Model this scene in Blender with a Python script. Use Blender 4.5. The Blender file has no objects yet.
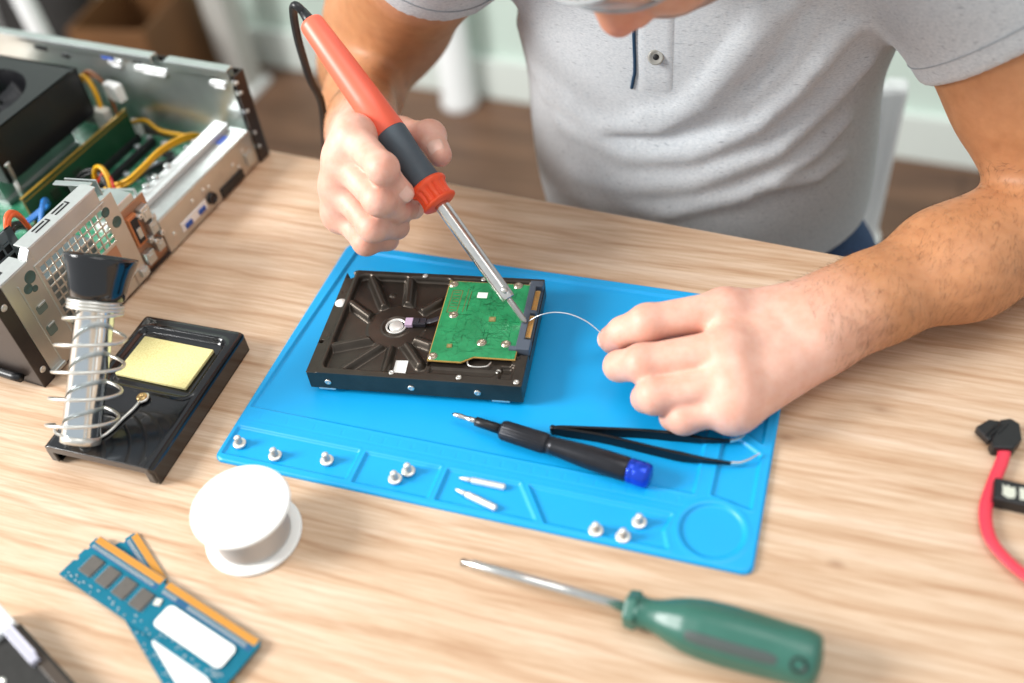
import bpy, bmesh, math, random
import numpy as np
from mathutils import Vector, Matrix

S = 0.001           # everything below is measured in millimetres; the table top is z = 0 there
Z0 = 0.75           # and 0.75 m above the floor in the scene
PI = math.pi
COL = bpy.context.scene.collection
random.seed(7)


def mm(p):
    return Vector((p[0] * S, p[1] * S, p[2] * S + Z0))


# ---------------------------------------------------------------- materials
def srgb(h):
    h = h.lstrip('#')
    c = [int(h[i:i + 2], 16) / 255 for i in (0, 2, 4)]
    return tuple((x / 12.92 if x <= 0.04045 else ((x + 0.055) / 1.055) ** 2.4) for x in c) + (1,)


class NT:
    def __init__(self, name):
        self.m = bpy.data.materials.new(name)
        self.m.use_nodes = True
        self.t = self.m.node_tree
        self.b = self.t.nodes['Principled BSDF']

    def n(self, kind, **kw):
        nd = self.t.nodes.new(kind)
        for k, v in kw.items():
            if k.startswith('i_'):
                nd.inputs[k[2:].replace('_', ' ')].default_value = v
            else:
                setattr(nd, k, v)
        return nd

    def l(self, a, b):
        self.t.links.new(a, b)

    def coord(self, scale=(1, 1, 1), rot=(0, 0, 0), loc=(0, 0, 0), src='Object'):
        tc = self.n('ShaderNodeTexCoord')
        mp = self.n('ShaderNodeMapping')
        mp.inputs['Scale'].default_value = scale
        mp.inputs['Rotation'].default_value = rot
        mp.inputs['Location'].default_value = loc
        self.l(tc.outputs[src], mp.inputs['Vector'])
        return mp.outputs[0]

    def noise(self, vec, scale, detail=4, rough=0.5, dist=0):
        nd = self.n('ShaderNodeTexNoise')
        nd.inputs['Scale'].default_value = scale
        nd.inputs['Detail'].default_value = detail
        nd.inputs['Roughness'].default_value = rough
        nd.inputs['Distortion'].default_value = dist
        self.l(vec, nd.inputs['Vector'])
        return nd.outputs['Fac']

    def ramp(self, fac, stops):
        r = self.n('ShaderNodeValToRGB')
        e = r.color_ramp.elements
        e[0].position, e[0].color = stops[0]
        e[1].position, e[1].color = stops[-1]
        for p, c in stops[1:-1]:
            x = e.new(p)
            x.color = c
        self.l(fac, r.inputs[0])
        return r.outputs[0]

    def mix(self, fac, a, b, mode='MIX'):
        m = self.n('ShaderNodeMix', data_type='RGBA', blend_type=mode)
        for s, v in ((m.inputs[0], fac), (m.inputs[6], a), (m.inputs[7], b)):
            if isinstance(v, (int, float, tuple)):
                s.default_value = v
            else:
                self.l(v, s)
        return m.outputs[2]

    def bump(self, h, strength=0.3, dist=0.001):
        b = self.n('ShaderNodeBump')
        b.inputs['Strength'].default_value = strength
        b.inputs['Distance'].default_value = dist
        self.l(h, b.inputs['Height'])
        self.l(b.outputs[0], self.b.inputs['Normal'])


def mat(name, col, rough=0.5, metal=0.0, spec=0.5, var=0.0, vscale=200, bump=0.0, bscale=600, coat=0, trans=0, emit=None, sss=0):
    """plain procedural material: base colour with a little noise in tint and relief"""
    t = NT(name)
    c = srgb(col) if isinstance(col, str) else col
    b = t.b
    b.inputs['Base Color'].default_value = c
    b.inputs['Roughness'].default_value = rough
    b.inputs['Metallic'].default_value = metal
    b.inputs['Specular IOR Level'].default_value = spec
    b.inputs['Coat Weight'].default_value = coat
    b.inputs['Transmission Weight'].default_value = trans
    v = t.coord()
    if sss:
        b.inputs['Subsurface Weight'].default_value = sss
        b.inputs['Subsurface Radius'].default_value = (0.004, 0.002, 0.001)
    f = t.noise(v, vscale, 3)
    lo = tuple(x * (1 - var) for x in c[:3]) + (1,)
    hi = tuple(min(1, x * (1 + var)) for x in c[:3]) + (1,)
    t.l(t.ramp(f, [(0.3, lo), (0.7, hi)]), b.inputs['Base Color'])
    if bump:
        t.bump(t.noise(v, bscale, 2), bump, 0.0004)
    return t.m


# ---------------------------------------------------------------- objects
def thing(name, label, cat, loc=(0, 0, 0), rot=(0, 0, 0), group=None):
    o = bpy.data.objects.new(name, None)
    COL.objects.link(o)
    o.empty_display_size = 0.01
    o.location = mm(loc)
    o.rotation_euler = rot
    return tag(o, label, cat, group)


def tag(o, label=None, cat=None, group=None, kind=None):
    if label: o['label'] = label
    if cat: o['category'] = cat
    if group: o['group'] = group
    if kind: o['kind'] = kind
    return o


def kids(o):
    return [c for c in bpy.data.objects if c.parent == o]


def dup(o, parent=None):
    c = o.copy()
    COL.objects.link(c)
    c.parent = parent
    for ch in kids(o):
        if ch is not c:
            dup(ch, c)
    return c


class MB:
    """collects shapes (in mm) into one mesh"""
    def __init__(self):
        self.bm = bmesh.new()

    def faces(self, vs, fs, mi=0, smooth=False):
        bv = [self.bm.verts.new((v[0] * S, v[1] * S, v[2] * S)) for v in vs]
        for f in fs:
            try:
                q = self.bm.faces.new([bv[i] for i in f])
                q.material_index = mi
                q.smooth = smooth
            except ValueError:
                pass
        return self

    def box(self, c, d, rz=0, mi=0, M=None):
        x, y, z = d[0] / 2, d[1] / 2, d[2] / 2
        cs, sn = math.cos(rz), math.sin(rz)
        vs = []
        for sx, sy, sz in ((-1, -1, -1), (1, -1, -1), (1, 1, -1), (-1, 1, -1), (-1, -1, 1), (1, -1, 1), (1, 1, 1), (-1, 1, 1)):
            p = Vector((sx * x, sy * y, sz * z))
            if M is not None:
                p = M @ p
            p = Vector((p.x * cs - p.y * sn, p.x * sn + p.y * cs, p.z))
            vs.append((p.x + c[0], p.y + c[1], p.z + c[2]))
        return self.faces(vs, [(0, 3, 2, 1), (4, 5, 6, 7), (0, 1, 5, 4), (1, 2, 6, 5), (2, 3, 7, 6), (3, 0, 4, 7)], mi)

    def prism(self, pts, z0, z1, mi=0):
        """upright prism over a counter-clockwise outline"""
        n = len(pts)
        vs = [(p[0], p[1], z0) for p in pts] + [(p[0], p[1], z1) for p in pts]
        fs = [tuple(range(n - 1, -1, -1)), tuple(range(n, 2 * n))]
        fs += [(i, (i + 1) % n, n + (i + 1) % n, n + i) for i in range(n)]
        return self.faces(vs, fs, mi)

    def frame(self, a, b):
        a, b = Vector(a), Vector(b)
        d = (b - a).normalized()
        u = Vector((0, 0, 1)) if abs(d.z) < 0.9 else Vector((1, 0, 0))
        x = d.cross(u).normalized()
        return a, d, x, x.cross(d).normalized()

    def lathe(self, a, b, prof, n=32, mi=0, caps=True, ngon=None, rib=None, squash=1):
        """profile [(distance along a>b, radius), ...] turned about the axis a>b"""
        a, d, x, y = self.frame(a, b)
        n = ngon or n
        vs, fs = [], []
        for k, (s, r) in enumerate(prof):
            for i in range(n):
                t = 2 * PI * (i + (0.5 if ngon else 0)) / n
                rr = r * (rib(t, s) if rib else 1)
                vs.append(a + d * s + x * (rr * math.cos(t)) + y * (rr * math.sin(t) * squash))
        for k in range(len(prof) - 1):
            for i in range(n):
                j = (i + 1) % n
                fs.append((k * n + i, k * n + j, (k + 1) * n + j, (k + 1) * n + i))
        if caps:
            fs.append(tuple(range(n - 1, -1, -1)))
            m = (len(prof) - 1) * n
            fs.append(tuple(range(m, m + n)))
        self.faces(vs, fs, mi, smooth=(ngon is None))
        return self

    def cyl(self, a, b, r, r2=None, n=24, mi=0, e=0.0):
        L = (Vector(b) - Vector(a)).length
        r2 = r if r2 is None else r2
        if e:
            prof = [(0, r - e), (e, r), (L - e, r2), (L, r2 - e)]
        else:
            prof = [(0, r), (L, r2)]
        return self.lathe(a, b, prof, n, mi)

    def tube(self, pts, r, n=10, mi=0, flat=1.0, closed=False, up=None):
        """sweeps a round (or flattened) section along a smoothed polyline"""
        P = [Vector(p) for p in pts]
        rr = r if isinstance(r, (list, tuple)) else [r] * len(P)
        m = len(P)
        T = [(P[min(i + 1, m - 1)] - P[max(i - 1, 0)]).normalized() for i in range(m)]
        u = Vector(up) if up else (Vector((0, 0, 1)) if abs(T[0].z) < 0.9 else Vector((1, 0, 0)))
        x = T[0].cross(u).normalized()
        vs, fs = [], []
        for i in range(m):
            if up:
                x = T[i].cross(u)
                x = x.normalized() if x.length > 1e-6 else Vector((1, 0, 0))
            else:
                x = (x - T[i] * x.dot(T[i])).normalized()
            y = T[i].cross(x).normalized()
            for k in range(n):
                t = 2 * PI * k / n
                vs.append(P[i] + x * (rr[i] * math.cos(t)) + y * (rr[i] * flat * math.sin(t)))
        for i in range(m - 1):
            for k in range(n):
                j = (k + 1) % n
                fs.append((i * n + k, i * n + j, (i + 1) * n + j, (i + 1) * n + k))
        fs.append(tuple(range(n - 1, -1, -1)))
        fs.append(tuple(range((m - 1) * n, m * n)))
        return self.faces(vs, fs, mi, True)

    def build(self, name, mats, parent=None, bevel=0, seg=2, smooth=None, loc=None, rot=None, fixn=True):
        if fixn:
            bmesh.ops.recalc_face_normals(self.bm, faces=self.bm.faces[:])
        me = bpy.data.meshes.new(name)
        self.bm.to_mesh(me)
        self.bm.free()
        for m in (mats if isinstance(mats, (list, tuple)) else [mats]):
            me.materials.append(m)
        if smooth is not None:
            for p in me.polygons:
                p.use_smooth = smooth
        o = bpy.data.objects.new(name, me)
        COL.objects.link(o)
        if parent:
            o.parent = parent
        if loc is not None:
            o.location = Vector(loc) * S if parent else mm(loc)
        elif not parent:
            o.location = mm((0, 0, 0))
        if rot:
            o.rotation_euler = rot
        if bevel:
            b = o.modifiers.new('bevel', 'BEVEL')
            b.width = bevel * S
            b.segments = seg
            b.limit_method = 'ANGLE'
            b.angle_limit = math.radians(40)
            b.harden_normals = False
        return o


def spline(pts, n=12):
    """Catmull-Rom through the points"""
    P = [Vector(p) for p in pts]
    P = [P[0] * 2 - P[1]] + P + [P[-1] * 2 - P[-2]]
    out = []
    for i in range(1, len(P) - 2):
        a, b, c, d = P[i - 1:i + 3]
        for k in range(n):
            t = k / n
            out.append(0.5 * ((2 * b) + (c - a) * t + (2 * a - 5 * b + 4 * c - d) * t * t + (3 * b - a - 3 * c + d) * t ** 3))
    out.append(P[-2])
    return out


def rrect(x0, y0, x1, y1, r, n=5):
    out = []
    for cx, cy, a0 in ((x1 - r, y0 + r, -PI / 2), (x1 - r, y1 - r, 0), (x0 + r, y1 - r, PI / 2), (x0 + r, y0 + r, PI)):
        for k in range(n + 1):
            a = a0 + PI / 2 * k / n
            out.append((cx + r * math.cos(a), cy + r * math.sin(a)))
    return out


# ---------------------------------------------------------------- numpy fields
def sd_poly(X, Y, pts, r=0.0):
    """signed distance to a polygon, rounded outwards by r"""
    P = np.asarray(pts, float)
    d = np.full(X.shape, 1e18)
    s = np.ones(X.shape)
    n = len(P)
    for i in range(n):
        j = (i - 1) % n
        e = P[j] - P[i]
        wx, wy = X - P[i][0], Y - P[i][1]
        t = np.clip((wx * e[0] + wy * e[1]) / (e @ e), 0, 1)
        bx, by = wx - e[0] * t, wy - e[1] * t
        d = np.minimum(d, bx * bx + by * by)
        c1 = Y >= P[i][1]
        c2 = Y < P[j][1]
        c3 = e[0] * wy > e[1] * wx
        s = np.where((c1 & c2 & c3) | (~c1 & ~c2 & ~c3), -s, s)
    return s * np.sqrt(d) - r


def sd_seg(X, Y, a, b):
    ex, ey = b[0] - a[0], b[1] - a[1]
    t = np.clip(((X - a[0]) * ex + (Y - a[1]) * ey) / (ex * ex + ey * ey), 0, 1)
    return np.hypot(X - a[0] - ex * t, Y - a[1] - ey * t)


def sstep(x):
    x = np.clip(x, 0, 1)
    return x * x * (3 - 2 * x)


def heightfield(name, x0, x1, y0, y1, step, hfun, outline, m, parent=None, zb=0.0):
    """solid slab whose top follows hfun; the border of the grid is pulled onto the outline's zero line"""
    nx, ny = int(round((x1 - x0) / step)) + 1, int(round((y1 - y0) / step)) + 1
    xs, ys = np.linspace(x0, x1, nx), np.linspace(y0, y1, ny)
    X, Y = np.meshgrid(xs, ys)
    D = outline(X, Y)
    e = 0.05
    GX = (outline(X + e, Y) - outline(X - e, Y)) / (2 * e)
    GY = (outline(X, Y + e) - outline(X, Y - e)) / (2 * e)
    out = D > -1e-6
    Xs = np.where(out, X - GX * D, X)
    Ys = np.where(out, Y - GY * D, Y)
    Z = hfun(Xs, Ys)
    inside = D < -1e-6
    cell = inside[:-1, :-1] | inside[1:, :-1] | inside[:-1, 1:] | inside[1:, 1:]
    used = np.zeros(X.shape, bool)
    for a, b in ((0, 0), (1, 0), (0, 1), (1, 1)):
        used[a:ny - 1 + a, b:nx - 1 + b] |= cell
    idx = -np.ones(X.shape, int)
    idx[used] = np.arange(used.sum())
    top = np.stack([Xs[used], Ys[used], Z[used]], 1)
    jj, ii = np.nonzero(cell)
    q = np.stack([idx[jj, ii], idx[jj, ii + 1], idx[jj + 1, ii + 1], idx[jj + 1, ii]], 1)
    ed = {}
    E_ = np.concatenate([q[:, [0, 1]], q[:, [1, 2]], q[:, [2, 3]], q[:, [3, 0]]])
    key = E_.min(1) * 10 ** 7 + E_.max(1)
    u, first, cnt = np.unique(key, return_index=True, return_counts=True)
    be = E_[first[cnt == 1]]
    nxt = {int(a): int(b) for a, b in be}
    bv = list(nxt)
    n0 = len(top)
    low = {v: n0 + k for k, v in enumerate(bv)}
    verts = np.concatenate([top, [[top[v][0], top[v][1], zb] for v in bv]])
    faces = [tuple(int(c) for c in f) for f in q]
    faces += [(low[a], low[b], b, a) for a, b in nxt.items()]
    loop, s = [], bv[0]
    c = s
    while True:
        loop.append(low[c])
        c = nxt[c]
        if c == s or len(loop) > len(bv):
            break
    faces.append(tuple(reversed(loop)))
    me = bpy.data.meshes.new(name)
    me.from_pydata([tuple(v) for v in (verts * S)], [], faces)
    me.polygons.foreach_set('use_smooth', [True] * len(q) + [False] * (len(faces) - len(q)))
    me.update()
    me.materials.append(m)
    o = bpy.data.objects.new(name, me)
    COL.objects.link(o)
    if parent:
        o.parent = parent
    return o
# ---------------------------------------------------------------- camera
cam = bpy.data.cameras.new('camera')
co = bpy.data.objects.new('camera', cam)
COL.objects.link(co)
Rc = Matrix(((0.94990652, -0.15603592, 0.27079586), (0.29918439, 0.70452327, -0.64353373), (-0.09036761, 0.69231478, 0.71591476)))
M4 = Rc.to_4x4()
M4.translation = mm((348.413, -307.151, 503.205))
co.matrix_world = M4
cam.sensor_width = 36
cam.lens = 1003.97 / 1024 * 36
cam.dof.use_dof = True
cam.dof.focus_distance = 0.690
cam.dof.aperture_fstop = 2.4
cam.clip_start = 0.01
sc = bpy.context.scene
sc.camera = co
sc.view_settings.view_transform = 'Standard'
sc.view_settings.look = 'None'
sc.view_settings.gamma = 1
sc.view_settings.exposure = 0.0
sc.view_settings.use_curve_mapping = False
sc.cycles.use_denoising = True
sc.cycles.max_bounces = 8

# ---------------------------------------------------------------- light: overcast sky all round, a tall window on the left
w = bpy.data.worlds.new('sky')
sc.world = w
w.use_nodes = True
bg = w.node_tree.nodes['Background']
bg.inputs[0].default_value = (0.95, 0.98, 1.0, 1)
bg.inputs[1].default_value = 0.72


def area(name, loc, target, sx, sy, power, col=(1, 1, 1)):
    l = bpy.data.lights.new(name, 'AREA')
    l.shape = 'RECTANGLE'
    l.size, l.size_y = sx, sy
    l.energy = power
    l.color = col
    o = bpy.data.objects.new(name, l)
    COL.objects.link(o)
    o.location = loc
    d = Vector(target) - Vector(loc)
    o.rotation_euler = d.to_track_quat('-Z', 'Y').to_euler()
    return o


area('window_light', (-1.75, -0.75, 2.0), (0.2, 0.1, 0.75), 0.75, 0.9, 86, (1.0, 0.985, 0.96))
area('ceiling_light', (0.6, 0.2, 2.9), (0.3, 0.2, 0.75), 1.2, 1.2, 16, (1.0, 0.97, 0.93))

# ---------------------------------------------------------------- the room
t = NT('wood_floor')
v = t.coord(scale=(1, 6, 1))
f = t.noise(v, 3.0, 5, 0.6, 0.3)
v2 = t.coord()
br = t.n('ShaderNodeTexBrick')
br.inputs['Scale'].default_value = 1
br.inputs['Brick Width'].default_value = 1.2
br.inputs['Row Height'].default_value = 0.16
br.inputs['Mortar Size'].default_value = 0.003
br.inputs['Color1'].default_value = (0.9, 0.9, 0.9, 1)
br.inputs['Color2'].default_value = (1.12, 1.1, 1.08, 1)
br.inputs['Mortar'].default_value = (0.5, 0.45, 0.4, 1)
t.l(v2, br.inputs['Vector'])
c = t.ramp(f, [(0.3, srgb('#553c2d')), (0.7, srgb('#7d5c46'))])
t.l(t.mix(1.0, c, br.outputs['Color'], 'MULTIPLY'), t.b.inputs['Base Color'])
t.b.inputs['Roughness'].default_value = 0.45
M_floor = t.m
M_wall = mat('wall_paint', '#cfe0d6', 0.8, var=0.02, vscale=3)
M_white = mat('white_paint', '#eceeed', 0.45, var=0.01, vscale=10)

MB().box((200, 300, -760), (6000, 4600, 20)).build('floor', M_floor)['kind'] = 'structure'
MB().box((104, 1561, 500), (6400, 80, 2500), rz=-0.08).build('wall_back', M_wall)['kind'] = 'structure'
MB().box((104 - 3.8, 1561 - 48, -700), (6400, 18, 100), rz=-0.08).build('baseboard_back', mat('baseboard_paint', '#dde5df', 0.6, var=0.01), bevel=3)['kind'] = 'structure'

# ---------------------------------------------------------------- table
t = NT('pale_oak_laminate')
v = t.coord(scale=(1.0, 9.0, 1.0), rot=(0, 0, 0.05))
n1 = t.noise(v, 5.0, 6, 0.62, 0.9)
v3 = t.coord(scale=(1.3, 30.0, 1.0), rot=(0, 0, 0.05))
n2 = t.noise(v3, 12.0, 5, 0.7, 0.3)
wv = t.n('ShaderNodeTexWave', wave_type='BANDS', bands_direction='Y')
wv.inputs['Scale'].default_value = 15
wv.inputs['Distortion'].default_value = 7
wv.inputs['Detail'].default_value = 3
wv.inputs['Detail Scale'].default_value = 0.8
wv.inputs['Detail Roughness'].default_value = 0.6
t.l(t.coord(scale=(0.28, 1.0, 1.0), rot=(0, 0, 0.05)), wv.inputs['Vector'])
c1 = t.ramp(n1, [(0.28, srgb('#c9aa8c')), (0.5, srgb('#d8bea3')), (0.72, srgb('#e2ccb6'))])
c2 = t.ramp(n2, [(0.32, srgb('#dcc8b6')), (0.6, srgb('#ffffff'))])
c3 = t.ramp(wv.outputs['Fac'], [(0.0, srgb('#dcc4ae')), (0.13, srgb('#faf4ee')), (1.0, srgb('#ffffff'))])
cc = t.mix(0.75, c1, c2, 'MULTIPLY')
cc = t.mix(0.5, cc, c3, 'MULTIPLY')
for kx_, ky_, kr_ in ((0.3499, 0.1034, 0.0028), (0.4045, 0.139, 0.0042), (0.388, 0.02, 0.002)):
    vd = t.n('ShaderNodeVectorMath', operation='DISTANCE')
    t.l(t.coord(scale=(0.55, 1, 0), src='Object'), vd.inputs[0])
    vd.inputs[1].default_value = (kx_ * 0.55, ky_, 0)
    kf = t.ramp(vd.outputs['Value'], [(kr_ * 0.3, (1, 1, 1, 1)), (kr_ * 1.3, (0, 0, 0, 1))])
    cc = t.mix(kf, cc, t.mix(0.55, cc, srgb('#8a6246')))
t.l(cc, t.b.inputs['Base Color'])
t.b.inputs['Roughness'].default_value = 0.42
t.bump(n2, 0.08, 0.0004)
M_table = t.m
tb = thing('work_table', 'pale oak laminate work table carrying the tools and computer parts', 'table', (0, 0, -750))
rot = -0.088
ang = rot
# far edge runs through (-130,324) and (375,281)
fe = Vector((122, 303, 0))
dx, dy = Vector((math.cos(ang), math.sin(ang), 0)), Vector((-math.sin(ang), math.cos(ang), 0))
cen = fe - dy * 400 + dx * 60
MB().box((cen.x, cen.y, 750 - 14), (1500, 800, 28), rz=ang).build('tabletop', M_table, tb, bevel=1.5)
for sx in (-1, 1):
    for sy in (-1, 1):
        q = cen + dx * (sx * 690) + dy * (sy * 345)
        MB().box((q.x, q.y, 361), (50, 50, 722), rz=ang).build('leg', M_white, tb, bevel=2)
MB().box((cen.x, cen.y, 695), (1340, 640, 50), rz=ang).build('frame', M_white, tb, bevel=2)
# ---------------------------------------------------------------- shared materials
M_steel = mat('polished_steel', '#d9d9d6', 0.22, 1.0, var=0.04)
M_satin = mat('satin_steel', '#dddcd6', 0.36, 0.85, var=0.06, vscale=400)
M_black = mat('black_plastic', '#17181b', 0.38, var=0.1)
M_blackg = mat('gloss_black_enamel', '#101216', 0.16, coat=0.4, var=0.1)
M_gold = mat('gold_contact', '#e2a95a', 0.35, 0.75, var=0.1)
M_whitep = mat('white_plastic', '#f4f4f1', 0.35, var=0.01)
M_label = mat('white_label', '#f2f2ee', 0.6, var=0.02)
M_dgrey = mat('dark_grey_rubber', '#4b5760', 0.55, var=0.05)
M_copper = mat('copper_tone', '#b27a55', 0.4, 0.6, var=0.1)

# ---------------------------------------------------------------- silicone mat
M_mat = mat('blue_silicone', '#06a3e4', 0.42, var=0.02, vscale=30, bump=0.05, bscale=2500)
W_, D_ = 344.6, 217.8
MAT_OUT = rrect(0, 0, W_, D_, 6, 2)
comps = [
    ([(4, 46.5), (303, 46.5), (303, 112), (310, 120), (337, 135), (337, 210), (11, 210)], 1.0),
    ([(4, 6), (92, 6), (92, 28.5), (4, 28.5)], 1.0),
    ([(97.5, 5), (148, 5), (148, 28.5), (97.5, 28.5)], 1.0),
    ([(153.5, 5), (217, 5), (200, 28.5), (153.5, 28.5)], 1.0),
    ([(223, 5), (296, 5), (291, 17), (294, 28.5), (206.5, 28.5)], 1.0),
    ([(314, 48), (337.3, 43), (337.3, 84), (314, 99)], 1.0),
    ([(318, 105), (337.3, 93), (337.3, 126), (318, 112)], 1.0),
]


def mat_h(X, Y):
    h = np.full(X.shape, 2.95)
    dp = np.full(X.shape, 0.0)
    for pts, r in comps:
        d = sd_poly(X, Y, pts)
        d0 = np.abs(d - 0.2)
        dp = np.maximum(dp, 1.6 * sstep(0.5 - d / 1.4))
        h = h + 0.3 * np.exp(-((d - 1.3) / 0.7) ** 2) * (d > -1)
    dc = np.hypot(X - 318.3, Y - 23.5)
    dp = np.where(dc < 23.5, 0, dp)
    dp = np.maximum(dp, 1.6 * sstep(0.5 - (dc - 18) / 1.4))
    h = h + 0.35 * np.exp(-((dc - 20.5) / 1.3) ** 2)
    # ruler ticks along the strip
    tick = (np.abs(X % 10 - 5) < 0.35) & (Y > 37.5) & (Y < 41.5) & (X > 12) & (X < 300)
    h = h - 0.25 * tick
    dr = np.abs(sd_seg(X, Y, (8, 35.5), (300, 35.5)))
    h = h - 0.25 * np.exp(-(dr / 0.5) ** 2)
    do = sd_poly(X, Y, MAT_OUT)
    edge = np.clip(-do / 1.6, 0, 1)
    return np.maximum((h - dp) - 1.3 * (1 - edge) ** 2, 0.3)


silicone = heightfield('silicone_mat', -1, W_ + 1, -1, D_ + 1, 0.8, mat_h, lambda X, Y: sd_poly(X, Y, rrect(0, 0, W_, D_, 6, 6)), M_mat, zb=0.0)
silicone.location = mm((0, 0, 0.05))
tag(silicone, 'bright blue silicone repair mat with moulded screw compartments on the table', 'mat')
MZ = 1.42   # height of the recessed floor of the mat

# ---------------------------------------------------------------- hard drive
M_hdd = mat('black_cast_housing', '#4f4841', 0.32, 0.8, var=0.12, vscale=90, bump=0.12, bscale=1800)
M_hdds = mat('hdd_side_paint', '#1c2023', 0.25, 0.3, var=0.1)
hd = thing('hard_drive', 'black open hard disk drive with green circuit board lying on the blue mat', 'hard drive', (38.6, 69.2, MZ), (0, 0, 0.1325))
ribs = [((20.4, 96), (36, 69), 2.4), ((11.5, 70), (29.6, 57), 2.6), ((12.0, 28), (34.6, 36.3), 2.6), ((24, 7), (44.2, 31.5), 2.2), ((52.8, 6.5), (51.6, 31), 2.0),
        ((75, 16), (61, 33.5), 2.4), ((78, 34.5), (67, 38.5), 2.6), ((48.6, 97.7), (53, 71.5), 2.6), ((76, 78), (63.5, 65), 2.4)]


def hdd_h(X, Y):
    z = np.full(X.shape, 20.0)
    pocket = sd_poly(X, Y, rrect(10.5, 5.5, 80, 97.5, 4, 4))
    dep = 5.2 * sstep(0.5 - pocket / 1.6)
    rib = np.zeros(X.shape)
    for a, b, wd in ribs:
        d = sd_seg(X, Y, a, b)
        rib = np.maximum(rib, sstep(1.15 - d / (wd * 1.75)))
    dep = dep * (1 - 0.86 * rib)
    hub = np.hypot(X - 49.3, Y - 51)
    dep = np.where(hub < 21.5, dep + (4.6 - dep) * sstep((21.5 - hub) / 1.6), dep)
    dep = dep - 0.8 * np.exp(-((hub - 9.8) / 0.6) ** 2)
    z = z - dep
    # shelf under the circuit board and the near strip
    sh = sd_poly(X, Y, [(81, 13), (137, 13), (137, 98), (81, 98)])
    z = z - 2.2 * sstep(0.5 - sh / 1.2)
    z = z - 1.6 * sstep(0.5 - sd_poly(X, Y, [(84, 7), (126, 7), (130, 12), (84, 12)]) / 1.0)
    z = z - 2.5 * sstep(0.5 - sd_poly(X, Y, [(131, 6), (139, 6), (139, 18), (131, 18)]) / 1.0)
    # left mounting flange: step and holes
    z = z - 0.7 * sstep((7.8 - X) / 1.0)
    z = z - 7 * sstep(0.5 - sd_poly(X, Y, rrect(1.0, 94, 6.5, 99.5, 2, 3)) / 0.8)
    z = z - 5 * sstep((1.9 - np.hypot(X - 1.8, Y - 29)) / 0.7)
    for cx, cy in ((4.4, 79), (5, 35), (28.5, 89.5), (140, 26)):
        z = z - 0.5 * np.exp(-((np.hypot(X - cx, Y - cy) - 1.5) / 0.5) ** 2)
    z = z + 1.1 * sstep((2.6 - np.hypot(X - 38.5, Y - 82)) / 1.2)
    # right end drops to the connector
    z = z - 6.5 * sstep((X - 138.0) / 1.0) * sstep((Y - 28) / 1.0) * sstep((99 - Y) / 1)
    return z


heightfield('housing', 0, 147, 0, 101.6, 0.6, hdd_h, lambda X, Y: sd_poly(X, Y, [(0.6, 0), (146.4, 0), (147, 0.6), (147, 101), (146.4, 101.6), (6, 101.6), (4, 98.5), (0, 98.5), (0, 0.6)]), M_hdd, hd, zb=4.6)
b = MB()
b.box((73.5, 51.5, 2.4), (138, 93, 4.8))
b.build('bottom_cover', mat('grey_cover', '#6d6f70', 0.4, 0.7), hd, bevel=0.8)
for x0_, x1_ in ((6, 18), (126, 138)):
    b = MB(); b.box(((x0_ + x1_) / 2, 1.4, 4.0), (x1_ - x0_, 3.0, 2.0))
    b.build('edge_clip', M_satin, hd, bevel=0.4)
# spindle
b = MB()
b.lathe((49.3, 51, 15.2), (49.3, 51, 20), [(0, 7.4), (0.9, 7.4), (1.3, 7.1), (1.3, 6.2), (0.2, 6.0), (0.2, 5.0), (1.3, 4.8), (1.6, 4.5), (1.6, 0.1)], 40)
b.build('spindle', mat('bright_ring', '#e9e7e2', 0.35, 0.5), hd)
# green board with its pieces
t = NT('green_board')
v = t.coord()
vo = t.n('ShaderNodeTexVoronoi', feature='DISTANCE_TO_EDGE')
vo.inputs['Scale'].default_value = 230
t.l(v, vo.inputs['Vector'])
k = t.ramp(vo.outputs['Distance'], [(0.02, (0, 0, 0, 1)), (0.07, (1, 1, 1, 1))])
br = t.n('ShaderNodeTexBrick', offset=0.3)
br.inputs['Scale'].default_value = 260
br.inputs['Mortar Size'].default_value = 0.035
br.inputs['Color1'].default_value = (0.9, 0.9, 0.9, 1)
br.inputs['Color2'].default_value = (1.05, 1.05, 1.05, 1)
br.inputs['Mortar'].default_value = (0.55, 0.6, 0.55, 1)
t.l(t.coord(rot=(0, 0, 0.785)), br.inputs['Vector'])
n_ = t.noise(v, 55, 3)
g = t.ramp(n_, [(0.3, srgb('#1f8250')), (0.65, srgb('#2f9c64'))])
g = t.mix(0.8, g, br.outputs['Color'], 'MULTIPLY')
g = t.mix(t.ramp(t.noise(v, 90, 2), [(0.5, (0, 0, 0, 1)), (0.56, (0.5, 0.5, 0.5, 1))]), g, t.mix(0.6, g, k, 'MULTIPLY'))
t.l(g, t.b.inputs['Base Color'])
t.b.inputs['Roughness'].default_value = 0.32
M_pcb = t.m
M_pcbe = mat('board_edge', '#b8924e', 0.5)
PCB = [(79.5, 94.0), (80.6, 16.2), (103.6, 16.2), (111.5, 21.6), (139.2, 21.6), (139.2, 93.8)]
b = MB()
b.prism(PCB, 20.4, 21.3, mi=1)
b.prism([(80.1, 93.4), (81.2, 16.8), (103.4, 16.8), (111.3, 22.2), (138.6, 22.2), (138.6, 93.2)], 21.3, 21.6)
pcb = b.build('circuit_board', [M_pcb, M_pcbe], hd)
b = MB()
for i in range(4):     # component outlines and traces near the far left corner
    pass
M_trace = mat('board_trace', '#1b7346', 0.35)
M_silk = mat('brown_silk', '#6f6a3c', 0.5)


def strip(b, pts, wd, z=21.63):
    for p, q in zip(pts[:-1], pts[1:]):
        p, q = Vector(p), Vector(q)
        d = q - p
        b.box(((p.x + q.x) / 2, (p.y + q.y) / 2, z), (d.length + wd, wd, 0.08), rz=math.atan2(d.y, d.x))


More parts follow.
